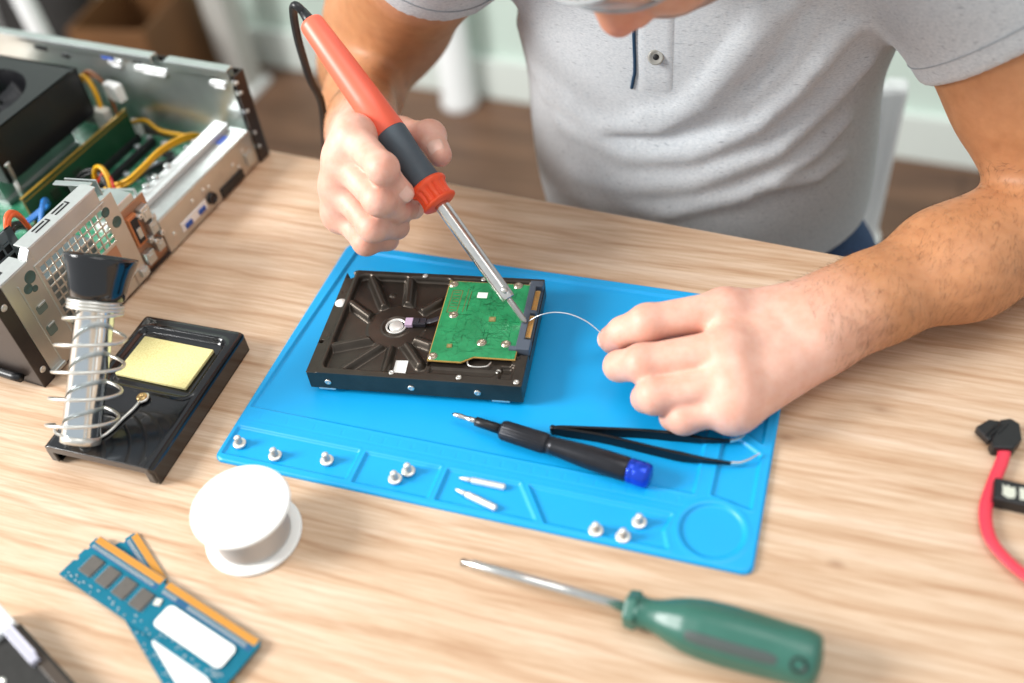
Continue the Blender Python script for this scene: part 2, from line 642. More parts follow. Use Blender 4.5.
strip(b, [(84, 84), (84, 62), (91, 62), (91, 84), (84, 84)], 0.7)
for q in range(7):
    strip(b, [(85.6, 64.5 + q * 2.9), (89.4, 64.5 + q * 2.9)], 0.6)
strip(b, [(95, 63), (95, 86)], 0.45); strip(b, [(97.5, 66), (97.5, 84)], 0.45)
b.build('component_outline', M_silk, pcb)
b = MB()
rnd = random.Random(3)
for q in range(90):
    x, y = rnd.uniform(90, 132), rnd.uniform(27, 88)
    pts = [(x, y)]
    for _ in range(rnd.randint(2, 4)):
        a = rnd.choice([0, PI / 2, PI / 4, -PI / 4, PI, -PI / 2])
        L = rnd.uniform(2.5, 9)
        nx_, ny_ = pts[-1][0] + L * math.cos(a), pts[-1][1] + L * math.sin(a)
        if 83 < nx_ < 136 and 25 < ny_ < 91:
            pts.append((nx_, ny_))
    if len(pts) > 1:
        strip(b, pts, 0.26)
for q in range(60):
    a = rnd.uniform(0, 2 * PI); r_ = rnd.choice([8, 10, 12, 14]) + rnd.uniform(-.5, .5)
    b.cyl((117.2 + r_ * math.cos(a), 55 + r_ * math.sin(a), 21.6), (117.2 + r_ * math.cos(a), 55 + r_ * math.sin(a), 21.68), 0.35, n=6)
b.build('trace', M_trace, pcb)
for cx, cy, sx, ac in ((117.2, 57.4, 4.6, 0.1), (92.9, 30.2, 3.6, 0.1)):
    b = MB()
    b.box((cx, cy, 21.75), (sx, sx, 0.35), rz=ac)
    b.box((cx, cy, 21.95), (sx * .55, sx * .55, 0.15), rz=ac, mi=1)
    b.build('chip', [mat('tan_pad', '#8b8450', 0.45, 0.3), mat('pad_core', '#b19a6a', 0.4, 0.4)], pcb)
b = MB(); b.box((105.8, 80.5, 21.66), (7.2, 5.6, 0.12)); b.build('white_sticker', M_label, pcb, bevel=0.05)
M_screw = mat('nickel_screw', '#c9bca8', 0.3, 0.9, var=0.05)


def flat_screw(b, x, y, z, r, slot=0.4):
    b.lathe((x, y, z), (x, y, z + 2), [(0, r), (0.55, r), (0.9, r * 0.8), (0.95, r * 0.42), (0.5, r * 0.3), (0.5, 0.05)], 20)


b0 = None
for x, y in ((83.0, 90.3), (129.4, 92.0), (89.4, 59.7), (114.1, 35.1), (130.7, 35.3), (83.6, 20.0)):
    b = MB()
    b.cyl((x, y, 21.6), (x, y, 21.75), 3.3, n=24)
    flat_screw(b, x, y, 21.7, 2.6)
    b.build('board_screw', M_screw, pcb)
for x, y, z in ((59, 4.3, 19.9), (104.7, 4.1, 19.9), (129.3, 12.8, 18.2), (59.7, 98.8, 19.9), (143.0, 3.4, 19.9), (103.1, 98.3, 19.9)):
    b = MB()
    flat_screw(b, x, y, z, 1.9)
    b.build('housing_screw', M_satin, hd)
for x in (14, 72, 117):
    b = MB()
    b.lathe((x, 0.1, 11), (x, -3, 11), [(0, 2.3), (0.5, 2.3), (0.9, 1.7), (0.9, 0.8), (0.5, 0.6), (0.5, 0.05)], 20)
    b.build('side_screw', M_satin, hd)
# curved spring wire under the board
b = MB(); b.tube(spline([(107, 20.5, 19.6), (109, 15.4, 20.2), (114, 14.2, 20.2), (121, 15.5, 20.2), (123.5, 19.5, 19.8)], 6), 0.5); b.build('wire_clip', M_satin, hd)
# sticker, white disc
b = MB(); b.box((61.8, 14.2, 15.12), (8.6, 11.4, 0.2), rz=0.06); b.build('sticker', M_label, hd)
b = MB(); b.cyl((4.6, 67.2, 19.25), (4.6, 67.2, 19.45), 4.2, n=32); b.build('round_sticker', M_label, hd)
# motor plug and flex
M_flex = mat('dark_flex', '#2c2a31', 0.4)
b = MB(); b.box((58.3, 54.0, 17.1), (5.6, 7.2, 3.2), rz=0.06); b.build('motor_plug', mat('pale_mauve_plastic', '#c3a9c4', 0.45), hd, bevel=0.5)
b = MB(); b.box((65.5, 54.6, 17.2), (9.5, 6.2, 3.0), rz=0.06); b.box((64.2, 54.6, 19.0), (3, 4.6, 0.8)); b.build('motor_socket', M_flex, hd, bevel=0.5)
b = MB(); b.tube([(70, 55.2, 17.6), (74, 55.6, 18.4), (78, 56.2, 20.0), (82, 56.8, 21.0)], 2.4, 12, flat=0.25); b.build('flex_cable', M_flex, hd)
# SATA connector at the right end
M_conn = mat('blue_grey_connector', '#525b68', 0.45)
cb = MB()
cb.box((140.2, 64, 20.9), (4.6, 66, 4.0))
cb.box((142.6, 94.0, 20.3), (9.0, 5.5, 5.6))
cb.box((142.6, 34.4, 20.3), (9.4, 9.5, 6.2))
cb.box((136.4, 31.2, 22.0), (6, 3.4, 2.2))
cb.box((143.6, 66.2, 20.3), (5.6, 3.0, 5.0))
cb.box((143.6, 65.5, 17.0), (6.4, 66, 1.6))
sc_ = cb.build('data_connector', M_conn, hd, bevel=0.4)
for y0_, y1_ in ((68.5, 88.5), (43.0, 63.5)):
    b = MB()
    b.box((143.6, (y0_ + y1_) / 2, 20.6), (4.6, y1_ - y0_, 1.2))
    n_p = int((y1_ - y0_) / 1.6)
    for q in range(n_p):
        b.box((143.9, y0_ + 1 + q * 1.6, 21.3), (4.2, 0.9, 0.25), mi=1)
    b.build('contact_tongue', [mat('tongue_plastic', '#caa877', 0.5), M_gold], sc_)

# ---------------------------------------------------------------- screws standing on their heads
spots = [((12, 15), 'silver screw standing on its head in the mat tray, nearest the white solder spool'),
         ((40, 11.5), 'silver screw on its head, second from the left mat edge in the long tray'),
         ((75, 16), 'silver screw standing alone at the right end of the long mat tray'),
         ((123.5, 13), 'nearer silver screw of the touching pair in the small mat tray'),
         ((129.5, 20.5), 'farther silver screw of the touching pair in the small mat tray'),
         ((253.6, 6.6), 'silver screw, leftmost of the three standing near the round well'),
         ((269.8, 6.3), 'silver screw, middle of the three and closest to the green screwdriver'),
         ((276.7, 18.2), 'silver screw, farthest of the three and next to the round well')]
sroot = None
M_nick = mat('bright_nickel', '#e9e7e0', 0.35, 0.45)
for i, ((x, y), lab) in enumerate(spots):
    rz = i * 1.3
    grp = 'silver screws standing in the mat trays'
    if sroot is None:
        sroot = thing('screw', lab, 'screw', (x, y, MZ + 0.05), (0, 0, rz), grp)
        MB().lathe((0, 0, 0), (0, 0, 9), [(0, 3.0), (0.3, 3.8), (1.4, 4.1), (2.1, 4.4), (2.5, 4.4), (2.8, 3.8), (3.0, 2.0)], 28).build('head', M_nick, sroot)
        prof = [(0, 2.6)]
        for q in range(9):
            prof += [(0.2 + q * 0.62, 1.75), (0.5 + q * 0.62, 2.3)]
        prof += [(6.2, 1.6), (6.8, 0.8)]
        MB().lathe((0, 0, 2.5), (0, 0, 10), prof, 20).build('threaded_shaft', M_nick, sroot)
    else:
        c_ = dup(sroot)
        c_.location = mm((x, y, MZ + 0.05)); c_.rotation_euler = (0, 0, rz); c_['label'] = lab

# ---------------------------------------------------------------- driver bits
bgrp = 'steel driver bits on the mat'
proto = None
for (a_, b_), lab in ((((162, 23.2), (193, 23.2)), 'steel driver bit lying level, the one nearer the small screwdriver'),
                      (((164, 14.3), (191, 7.3)), 'slanting steel driver bit, the one nearer the front mat edge')):
    ax = math.atan2(b_[1] - a_[1], b_[0] - a_[0])
    loc_ = ((a_[0] + b_[0]) / 2, (a_[1] + b_[1]) / 2, MZ + 2.05)
    if proto is None:
        proto = thing('driver_bit', lab, 'driver bit', loc_, (0, 0, ax), bgrp)
        MB().lathe((-7, 0, 0), (15, 0, 0), [(0, 1.7), (0.5, 2.1), (21.3, 2.1), (22, 1.5)], ngon=6).build('hex_shank', M_nick, proto)
        MB().lathe((-15, 0, 0), (-7, 0, 0), [(0, 0.5), (2, 1.1), (5, 1.45), (8, 1.6)], 16).build('tip', M_nick, proto)
    else:
        c_ = dup(proto)
        c_.location = mm(loc_); c_.rotation_euler = (0, 0, ax); c_['label'] = lab

# ---------------------------------------------------------------- small precision screwdriver
ax = math.atan2(47.3 - 66.3, 277 - 143)
md = thing('precision_screwdriver', 'slim black precision screwdriver with a blue end cap on the mat', 'screwdriver', (143, 66.3, MZ + 7.9), (0, 0, ax))
M_hand = mat('graphite_handle', '#2a2b30', 0.3, 0.5, var=0.1)
MB().lathe((0, 0, 0), (18, 0, 0), [(0, 0.4), (2, 1.5), (7, 2.0), (8, 1.7), (12, 1.7), (13, 2.1), (18, 2.1)], 20).build('bit', M_steel, md)
MB().lathe((17, 0, 0), (37, 0, 0), [(0, 2.2), (0.6, 3.1), (5, 3.2), (19, 3.4)], 28).build('bit_holder', M_black, md)
kn = lambda t_, s_: 1 + 0.035 * math.cos(t_ * 24)
MB().lathe((35, 0, 0), (68, 0, 0), [(0, 3.4), (1, 5.5), (3, 6.3), (30, 6.5), (32, 6.1), (33, 5.6)], 96, rib=kn).build('knurled_grip', M_hand, md)
MB().lathe((68, 0, 0), (124, 0, 0), [(0, 5.6), (4, 5.7), (14, 6.6), (28, 7.5), (42, 7.8), (52, 7.7), (54, 7.4)], 40).build('handle', M_hand, md)
M_blue = mat('blue_anodised', '#1c45c8', 0.2, 0.45, var=0.05)
MB().lathe((121.5, 0, 0), (136, 0, 0), [(0, 7.3), (0.8, 7.7), (3, 7.8), (3.6, 7.4), (4.4, 7.8), (11, 7.8), (13.2, 7.0), (13.8, 5.6), (13.6, 0.1)], 40).build('end_cap', M_blue, md)

# ---------------------------------------------------------------- tweezers
tz = thing('tweezers', 'black pointed tweezers with bent bare tips lying open on the mat', 'tweezers', (0, 0, 0))
M_blackt = mat('black_oxide', '#141518', 0.34, 0.3)


def blade(b, pts, th, h, zc):
    """flat bar standing on edge along a plan polyline"""
    P = [Vector((p[0], p[1], 0)) for p in pts]
    vs, fs = [], []
    m = len(P)
    for i in range(m):
        T = (P[min(i + 1, m - 1)] - P[max(i - 1, 0)]).normalized()
        nrm = Vector((-T.y, T.x, 0))
        for sx, sz in ((-1, -1), (1, -1), (1, 1), (-1, 1)):
            q = P[i] + nrm * (sx * th[i] / 2)
            vs.append((q.x, q.y, zc[i] + sz * h[i] / 2))
    for i in range(m - 1):
        for k_ in range(4):
            j = (k_ + 1) % 4
            fs.append((i * 4 + k_, i * 4 + j, (i + 1) * 4 + j, (i + 1) * 4 + k_))
    fs += [(3, 2, 1, 0), tuple(range((m - 1) * 4, m * 4))]
    b.faces(vs, fs)


def resamp(pts, th, h, zc, n=8):
    P = spline([(p[0], p[1], 0) for p in pts], n)
    m = len(P)
    f_ = lambda a: [float(x) for x in np.interp(np.linspace(0, len(pts) - 1, m), range(len(pts)), a)]
    return P, f_(th), f_(h), f_(zc)


z_ = MZ + 4.2
for pts, tip_at, thk in (([(209.5, 72.0), (216, 73.0), (240, 77.2), (263, 81.2), (282, 83.5), (303, 85.2), (319, 88.3)], [(318, 88.0), (322, 90.0), (326.0, 94.5)], 1.8),
                    ([(209.5, 71.0), (216, 71.2), (243, 71.8), (275, 69.8), (291, 69.2), (306, 69.8), (322, 71.3)], [(321, 71.2), (327, 73.0), (332, 77.2), (337, 83)], 1.8)):
    b = MB()
    P, th, h, zc = resamp(pts, [1.5, thk, thk, thk, thk * 1.3, thk, 1.2], [5.5, 7.5, 8, 8, 8, 4.5, 2.6], [z_] * 7)
    blade(b, P, th, h, zc)
    b.build('arm', M_blackt, tz, bevel=0.35, loc=(0, 0, 0))
    b = MB()
    n_ = len(tip_at)
    P, th, h, zc = resamp(tip_at, list(np.linspace(1.5, 0.7, n_)), list(np.linspace(2.7, 0.9, n_)), [z_] * n_)
    blade(b, P, th, h, zc)
    b.build('tip', M_satin, tz, bevel=0.2)
b = MB(); b.tube([(209.2, 71.4, z_ - 3), (208.8, 71.5, z_), (209.2, 71.4, z_ + 3)], 1.7, 12); b.build('joint', M_blackt, tz)

# ---------------------------------------------------------------- green screwdriver
a_, b_ = Vector((183.5, -32.5, 3.2)), Vector((389.5, -49.5, 15.8))
dirv = (b_ - a_)
L_ = dirv.length
sdv = thing('screwdriver', 'large green handled screwdriver with a long steel shaft on the table', 'screwdriver', a_)
sdv.rotation_euler = dirv.to_track_quat('X', 'Z').to_euler()
M_green = mat('green_plastic', '#35685b', 0.33, var=0.03)
MB().lathe((0, 0, 0), (105, 0, 0), [(0, 0.6), (1, 1.0), (6, 2.2), (8, 3.0), (100, 3.0)], 24).build('shaft', M_steel, sdv)
b = MB()
for k_ in range(4):
    an = PI / 2 * k_
    b.box((4, 1.5 * math.cos(an), 1.5 * math.sin(an)), (8, 1.0, 1.0), M=None)
b.build('cross_tip', mat('dark_tip', '#6d6a66', 0.35, 0.9), sdv, bevel=0.2)
MB().lathe((99.5, 0, 0), (200, 0, 0), [(0, 8.5), (0.8, 10.2), (5, 10.8), (7, 10.8)], ngon=6).build('hex_collar', M_green, sdv, bevel=0.8)


def grip_rib(t_, s_):
    a = max(0, min(1, (s_ - 12) / 14)) * max(0, min(1, (90 - s_) / 12))
    return 1 - 0.045 * a * (0.5 + 0.5 * math.cos(6 * t_)) ** 2


prof = [(6.5, 9.3), (9, 8.4), (13, 8.2), (18, 9.2), (25, 11.8), (33, 14.2), (42, 15.5), (55, 15.9), (68, 15.6), (80, 15.0), (90, 14.9), (96, 14.6), (100, 13.6), (102.3, 11.5), (103, 8), (103.2, 4.3)]
prof = [tuple(q) for q in np.stack([np.linspace(6.5, 103.2, 60), np.interp(np.linspace(6.5, 103.2, 60), [q[0] for q in prof], [q[1] for q in prof])], 1)] + [(103.2, 4.0), (97, 3.6), (97, 0.1)]
MB().lathe((99.5, 0, 0), (203, 0, 0), prof, 96, rib=grip_rib).build('handle', M_green, sdv)
INL = PI / 3 + 0.45
# dark inlays along the handle and the hanging hole
M_inlay = mat('dark_grey_inlay', '#4b5452', 0.5)


def inlay(ang_):
    vs, fs = [], []
    m, kx = 26, 8
    ss = np.linspace(34, 84, m)
    for i, s_ in enumerate(ss):
        r0 = float(np.interp(s_, [q[0] for q in prof[:60]], [q[1] for q in prof[:60]])) * 0.985 + 0.35
        wd_ = 3.6 * math.sqrt(max(0.02, 1 - (abs(s_ - 59) / 25.2) ** 8))
        for k_ in range(kx + 1):
            t_ = ang_ + (k_ / kx - 0.5) * 2 * wd_ / r0
            edge_ = 0.5 if k_ in (0, kx) or i in (0, m - 1) else 0
            rr = r0 - edge_
            vs.append((99.5 + s_, rr * math.cos(t_), rr * math.sin(t_)))
    for i in range(m - 1):
        for k_ in range(kx):
            fs.append((i * (kx + 1) + k_, i * (kx + 1) + k_ + 1, (i + 1) * (kx + 1) + k_ + 1, (i + 1) * (kx + 1) + k_))
    return vs, fs


for q in range(3):
    vs, fs = inlay(-0.15 + q * 2 * PI / 3 - 1.0 + INL)
    b = MB(); b.faces(vs, fs, 0, True)
    o_ = b.build('grip_inlay', M_inlay, sdv)
    sd_ = o_.modifiers.new('thick', 'SOLIDIFY'); sd_.thickness = 0.6 * S; sd_.offset = -1
b = MB()
for dz_ in (1,):
    a1 = 2.35
    c_, s_ = math.cos(a1), math.sin(a1)
    b.lathe((99.5 + 93, 12.6 * c_, 12.6 * s_), (99.5 + 93, 20 * c_, 20 * s_), [(0, 2.6), (2.2, 3.4), (2.5, 4.2), (2.7, 3.2), (1.6, 2.6), (1.6, 0.1)], 24)
b.build('hanging_hole', M_black, sdv)

# ---------------------------------------------------------------- solder spool
sp = thing('solder_spool', 'white plastic spool of solder wire standing on the table', 'spool', (53.5, -44.5, 0.05))
MB().lathe((0, 0, 0), (0, 0, 40), [(0, 29.6), (0.5, 30.6), (1.4, 30.9), (2.4, 30.4), (2.6, 29.6), (2.4, 17)], 72).build('lower_flange', M_whitep, sp)
MB().lathe((0, 0, 29), (0, 0, 40), [(-0.1, 17), (0.1, 29.6), (0.3, 30.5), (1.2, 30.9), (2.2, 30.6), (2.6, 29.9), (2.7, 28.5), (2.4, 0.1)], 72).build('upper_flange', M_whitep, sp)
prof = []
for q in range(50):
    zz = 2.4 + q * 0.53
    prof += [(zz, 23.6), (zz + 0.26, 24.0)]
prof += [(29, 23.8)]
MB().lathe((0, 0, 0), (0, 0, 40), prof, 72).build('solder_winding', mat('solder_wire', '#e2ddd8', 0.4, 0.35), sp)

sp.scale = (0.955, 0.955, 1.0)
# ---------------------------------------------------------------- memory modules
M_pcbb = mat('blue_board', '#006a82', 0.55, spec=0.25, var=0.12, vscale=60)
M_pcbd = mat('dark_blue_board', '#245a84', 0.45, var=0.1, vscale=60)
M_chip = mat('dark_chip', '#5a5651', 0.5, var=0.1)
M_pin = mat('pale_solder_pad', '#a9b7bd', 0.4, 0.4)
M_goldf = mat('gold_edge', '#e3a24b', 0.35, 0.45)


def ram(lab, loc, rz, tilt):
    r = thing('memory_module', lab, 'memory module', loc, (tilt[0], tilt[1], rz), 'blue memory modules crossed on the table')
    # local: gold edge along +x at y=0, board towards -y
    out = [(0, -2.0), (1.5, -2.0), (1.5, 0), (58.5, 0), (58.5, -2.6), (61, -2.6), (61, 0), (131.8, 0), (131.8, -2.0), (133.35, -2.0), (133.35, -30), (0, -30),
           (0, -19.2), (1.6, -18.6), (2.1, -17.5), (1.6, -16.4), (0, -15.8), (0, -11), (1.6, -10.4), (2.1, -9.3), (1.6, -8.2), (0, -7.6)]
    MB().prism(list(reversed(out)), 0, 1.25).build('board', M_pcbb, r)
    b = MB()
    b.box((29.5, -2.4, 1.3), (56, 4.2, 0.16)); b.box((96.5, -2.4, 1.3), (69.5, 4.2, 0.16))
    for x0_, n_ in ((2.2, 44), (62.2, 54)):
        for q in range(n_):
            b.box((x0_ + q * 1.27, -2.4, 1.42), (0.85, 4.0, 0.1))
    b.build('gold_contacts', M_goldf, r)
    b = MB()
    b.box((30, -7.0, 1.3), (56, 3.0, 0.1)); b.box((97, -7.0, 1.3), (68, 3.0, 0.1))
    b.build('dark_trace_band', M_pcbd, r)
    b = MB()
    for x0_, n_ in ((3, 42), (63, 9), (83, 36)):
        for q in range(n_):
            b.box((x0_ + q * 1.25, -6.7, 1.5), (0.75, 2.2, 0.35))
    b.build('resistor_row', M_pin, r)
    for q in range(4):
        x = 13.5 + q * 14.2
        b = MB(); b.box((x, -16.8, 1.85), (9.6, 11.6, 1.1)); b.build('memory_chip', M_chip, r, bevel=0.25)
        b = MB()
        for k_ in range(6):
            for sx in (-1, 1):
                b.box((x + sx * 5.4, -12 - k_ * 1.9, 1.5), (1.0, 0.6, 0.3))
        b.build('solder_point', M_pin, r)
    b = MB(); b.box((65.5, -13, 1.7), (4.2, 4.2, 0.9), rz=0.3); b.build('capacitor', mat('pale_capacitor', '#d8d4c8', 0.4), r, bevel=0.2)
    for q in range(4):
        x = 79 + q * 13.2
        b = MB(); b.box((x, -16.8, 1.75), (9.6, 11.6, 1.0)); b.build('memory_chip', M_chip, r, bevel=0.25)
    b = MB(); b.prism(rrect(73, -24.4, 125, -10.2, 3.2), 2.28, 2.5); b.build('paper_label', M_label, r)
    b = MB()
    rr_ = random.Random(5)
    for q in range(46):
        b.box((rr_.uniform(4, 129), rr_.uniform(-29, -25.2), 1.4), (rr_.uniform(0.8, 2), 0.8, 0.4))
    b.build('resistor', M_pin, r)
    r.scale = (1.035, 1.035, 1.035)
    return r


ram('lower blue memory module lying flat, its gold edge crossing beneath the other', (-19.5, -61, 0.05), math.radians(-33.6), (0, 0))
ram('upper blue memory module with a white label, lying across the other', (-39.3, -71.0, 3.1), math.radians(-15.7), (0, 0))

# ---------------------------------------------------------------- drive at the lower left corner
dv = thing('optical_drive', 'dark metal drive with a silver connector at the front left table corner', 'drive', (9.9, -160.4, 0.05), (0, 0, math.radians(157)))
# local x runs along the edge back to the left, local +y towards the camera
M_ddark = mat('dark_anodised', '#3a3937', 0.35, 0.5, var=0.1)
b = MB()
b.prism([(-30, 0), (-30, -0.1), (58, 0), (58, 62), (-30, 62)], 0, 13)
b.build('case', M_ddark, dv, bevel=0.8)
b = MB(); b.box((14, 4.5, 13.6), (86, 6, 1.2)); b.build('rail', mat('brown_black_rail', '#41362c', 0.4), dv, bevel=0.3)
b = MB(); b.box((44, 7, 15.2), (34, 5, 4.0)); b.box((46, 4.2, 16.4), (30, 1.2, 2.6)); b.build('pin_header', mat('lilac_grey_plastic', '#b6b5c4', 0.4), dv, bevel=0.4)
b = MB(); b.box((68, 9, 9), (21, 16, 17)); b.box((72, 18, 8), (14, 4, 12)); b.build('white_connector', mat('silver_white', '#e4e7e8', 0.3, 0.2), dv, bevel=1)
for x, y in ((34, 26), (30, 42)):
    b = MB(); flat_screw(b, x, y, 13, 3.2); b.build('screw_head', M_satin, dv)
b = MB(); b.cyl((-4, 5.5, 14), (-4, 5.5, 15.5), 3.2, n=20); b.build('stud', M_satin, dv)

# ---------------------------------------------------------------- SATA cable
sa = thing('sata_cable', 'flat red data cable with a black angled plug, on the right of the table', 'cable', (0, 0, 0))
M_red = mat('red_ribbon', '#e23a4e', 0.4, var=0.03)
pts = [(475.6, 123.5, 5.5), (474.0, 112, 4.2), (469.0, 94, 3.9), (464.6, 74, 3.9), (466.5, 56, 3.9), (474, 44, 3.9), (486, 34, 3.9), (505, 26, 3.9), (535, 24, 3.9), (556, 38, 3.9), (560, 62, 3.9), (545, 82, 3.9), (520, 88, 4.2), (498, 86, 4.6)]
b = MB(); b.tube(spline(pts, 8), 3.6, 14, flat=0.33, up=(0, 0, 1)); b.build('ribbon', M_red, sa)
b = MB()
b.prism([(466.5, 121), (468, 116.5), (479.5, 118.5), (484, 127), (483, 139), (478, 142), (472, 139.5)], 0.2, 8.6)
b.prism([(458.5, 131.5), (466, 122.5), (472, 128), (474, 139.5), (466, 139.6)], 1.5, 7.4)
b.build('angled_plug', M_black, sa, bevel=1.0)
b = MB()
for q in range(3):
    b.box((466.5 + q * 3.5, 129.6 + q * 1.3, 8.9), (1.0, 11, 0.8), rz=-0.55)
b.build('plug_rib', M_black, sa, bevel=0.3)
b = MB(); b.box((482.5, 85.6, 4.6), (29, 15.5, 9), rz=-0.06); b.build('straight_plug', M_black, sa, bevel=1)
b = MB()
b.prism([(472.2, 82.5), (475, 80.6), (478.4, 81), (479.4, 84), (479, 89), (476.4, 88.2), (475.4, 90.2), (474, 88), (472.3, 90), (472.6, 86)], 9.05, 9.35)
b.box((484, 85.2, 9.2), (5.4, 8.4, 0.3)); b.build('metal_latch', mat('pale_latch', '#d8dacb', 0.4, 0.3), sa)
# ---------------------------------------------------------------- soldering stand
st = thing('soldering_iron_stand', 'black metal soldering iron stand with a coiled spring holder', 'stand', (-107.5, -27.0, 0.05))
BW, BD, BH = 83, 125, 18


def stand_h(X, Y):
    do = sd_poly(X, Y, [(0, 0), (BW, 0), (BW, BD), (0, BD)])
    e = np.clip(-do / 5.0, 0, 1)
    side = np.minimum(np.minimum(X, BW - X) / 5.0, 1).clip(0, 1)
    h = BH - 5.0 * (1 - np.sqrt(np.clip(1 - (1 - side) ** 2, 0, 1)))
    back = np.clip((BD - Y) / 4.0, 0, 1)
    h = h - 4.0 * (1 - np.sqrt(np.clip(1 - (1 - back) ** 2, 0, 1)))
    tr = sd_poly(X, Y, rrect(8, 60, 75, 112, 6, 4))
    h = h - 3.2 * sstep(0.5 - tr / 4.0) + 0.9 * np.exp(-((tr - 2.4) / 1.1) ** 2)
    return h


o_ = heightfield('base', 0, BW, 0, BD, 1.0, stand_h, lambda X, Y: sd_poly(X, Y, rrect(0, 0, BW, BD, 3, 4)), M_blackg, st, zb=12.4)
b = MB()
pass
for xs_, ws_ in ((1.1, 2.2), (BW - 1.1, 2.2)):
    b = MB(); b.box((xs_, BD / 2, 6.6), (ws_, BD - 3, 13.2)); b.box((xs_ + (2.2 if xs_ < 9 else -2.2), BD / 2, 1.0), (6.6, BD - 4, 2.0)); b.box((xs_ + (2.8 if xs_ < 9 else -2.8), 1.2, 7.5), (6, 2.2, 11))
    b.build('side_skirt', M_blackg, st, bevel=0.8)
b = MB(); b.box((BW / 2, BD - 1.1, 6.6), (BW - 3, 2.2, 13.2)); b.build('back_skirt', M_blackg, st, bevel=0.8)
spg = None
t = NT('yellow_sponge')
v = t.coord()
f = t.noise(v, 900, 3, 0.7)
t.l(t.ramp(f, [(0.3, srgb('#d9cb86')), (0.6, srgb('#efe5a6'))]), t.b.inputs['Base Color'])
t.b.inputs['Roughness'].default_value = 0.95
t.bump(f, 0.5, 0.0006)
b = MB(); b.box((0, 0, 0), (57, 37, 2.6))
for v_ in b.bm.verts:
    if v_.co.y < 0:
        v_.co.x -= 0.0005
spg = b.build('sponge', t.m, None, bevel=0.6, seg=3, loc=(-66.3, 58.8, 16.25), rot=(0, 0, -0.02))
tag(spg, 'pale yellow soldering sponge in the tray of the black stand', 'sponge')
# tube and funnel, leaning back
A = Vector((28.0, 9.0, 24.5)); B_ = Vector((27.5, 86.0, 104.0))
d_ = (B_ - A).normalized(); Lt = (B_ - A).length
M_chrome = mat('chrome_tube', '#cfd8de', 0.14, 1.0)
MB().lathe(A, B_, [(0, 10.6), (0, 11.6), (1, 12), (Lt - 14, 12), (Lt - 13, 13.4), (Lt - 8, 13.6), (Lt - 8, 11), (1, 10.6)], 56, caps=False).build('tube', M_chrome, st)
MB().lathe(A + d_ * (Lt - 22), B_ + d_ * 9, [(0, 15.4), (0.8, 17.0), (6, 17.8), (14, 19.2), (22, 21.4), (26, 22.6), (28, 22.4), (27.6, 21.4), (22, 19.6), (12, 16.4), (4, 13.5), (3.4, 6), (3.4, 0.1)], 56).build('funnel', M_blackg, st)
# spring: dense turns under the funnel, then wide ones down to the base, ending in a loop under a screw
fx, fd, fX, fY = MB().frame(A, B_)
pts = []
N = 26
for i in range(N * 3 + 1):
    u_ = i / (N * 3)
    pts.append(A + fd * (Lt - 23 - 6.5 * u_) + fX * (16.5 * math.cos(2 * PI * 3 * u_)) + fY * (16.5 * math.sin(2 * PI * 3 * u_)))
turns = 4.5
for i in range(1, int(N * turns) + 1):
    u_ = i / (N * turns)
    rr = 16.5 + 4.6 * min(1, u_ * 4)
    an = 2 * PI * turns * u_
    pts.append(A + fd * (Lt - 29.5 - (Lt - 29.5 - 4) * u_) + fX * (rr * math.cos(an)) + fY * (rr * math.sin(an)))
last = pts[-1]
end = [last, last + Vector((3, -3, -6)), Vector((36, 14, 19.6)), Vector((43, 33, 19.6)), Vector((45.8, 46.0, 19.6)), Vector((43.0, 51.5, 19.6)), Vector((47.5, 54.2, 19.8)), Vector((49.8, 50, 20.0)), Vector((47, 46.5, 20.2))]
MB().tube(pts[:-1] + spline(end, 8), 1.15, 8).build('spring', M_satin, st)
b = MB(); b.cyl((46.2, 50.5, 17.5), (46.2, 50.5, 20.6), 2.2); b.lathe((46.2, 50.5, 20.4), (46.2, 50.5, 25), [(0, 3.6), (0.8, 3.7), (1.7, 2.8), (2.0, 1.2), (1.2, 0.9), (1.2, 0.1)], 24)
b.build('fixing_screw', mat('brass_nickel', '#cfae7a', 0.28, 0.9), st)
MB().lathe(A - d_ * 4, A + d_ * 3, [(0, 9), (0, 12.4), (5, 12.4)], 40).build('tube_foot', M_satin, st)
b = MB(); b.tube([(28, 10, 17.4), (28, 10.0, 24)], 5.5, 20); b.build('foot_post', M_satin, st)

# ---------------------------------------------------------------- soldering iron
T_ = Vector((171.5, 141.6, 24.7)); E_ = Vector((-13.6, 265.0, 165.0))
dI = (E_ - T_).normalized(); LI = (E_ - T_).length
ir = thing('soldering_iron', 'soldering iron with an orange handle and dark grey grip held over the drive', 'soldering iron', T_)
M_orange = mat('coral_orange_plastic', '#fb6f55', 0.38, var=0.02)
O = Vector((0, 0, 0))
P_ = lambda s: O + dI * s
MB().lathe(O, P_(30), [(0, 0.7), (1.2, 1.5), (3, 2.2), (22, 2.2), (24, 2.2)], 24).build('tip', mat('iron_tip', '#b9b6b2', 0.25, 0.95), ir)
MB().lathe(P_(20), P_(110), [(0, 2.5), (0, 4.3), (0.8, 4.9), (4, 5.0), (78, 5.0), (84, 5.4)], 40).build('barrel', M_steel, ir)
b = MB()
side = dI.cross(Vector((0, 0, 1))).normalized(); upv = side.cross(dI).normalized()
b.cyl(P_(26) + upv * 4.4 - side * 1.2, P_(26) + upv * 7.0 - side * 1.6, 1.7, n=16)
b.cyl(P_(26) + upv * 6.6 - side * 1.6, P_(26) + upv * 7.6 - side * 1.7, 2.3, n=16)
b.build('set_screw', M_satin, ir)
fin = lambda t_, s_: 1 - (0.16 * (0.5 + 0.5 * math.cos(12 * t_)) ** 3 if 2.5 < s_ < 14 else 0)
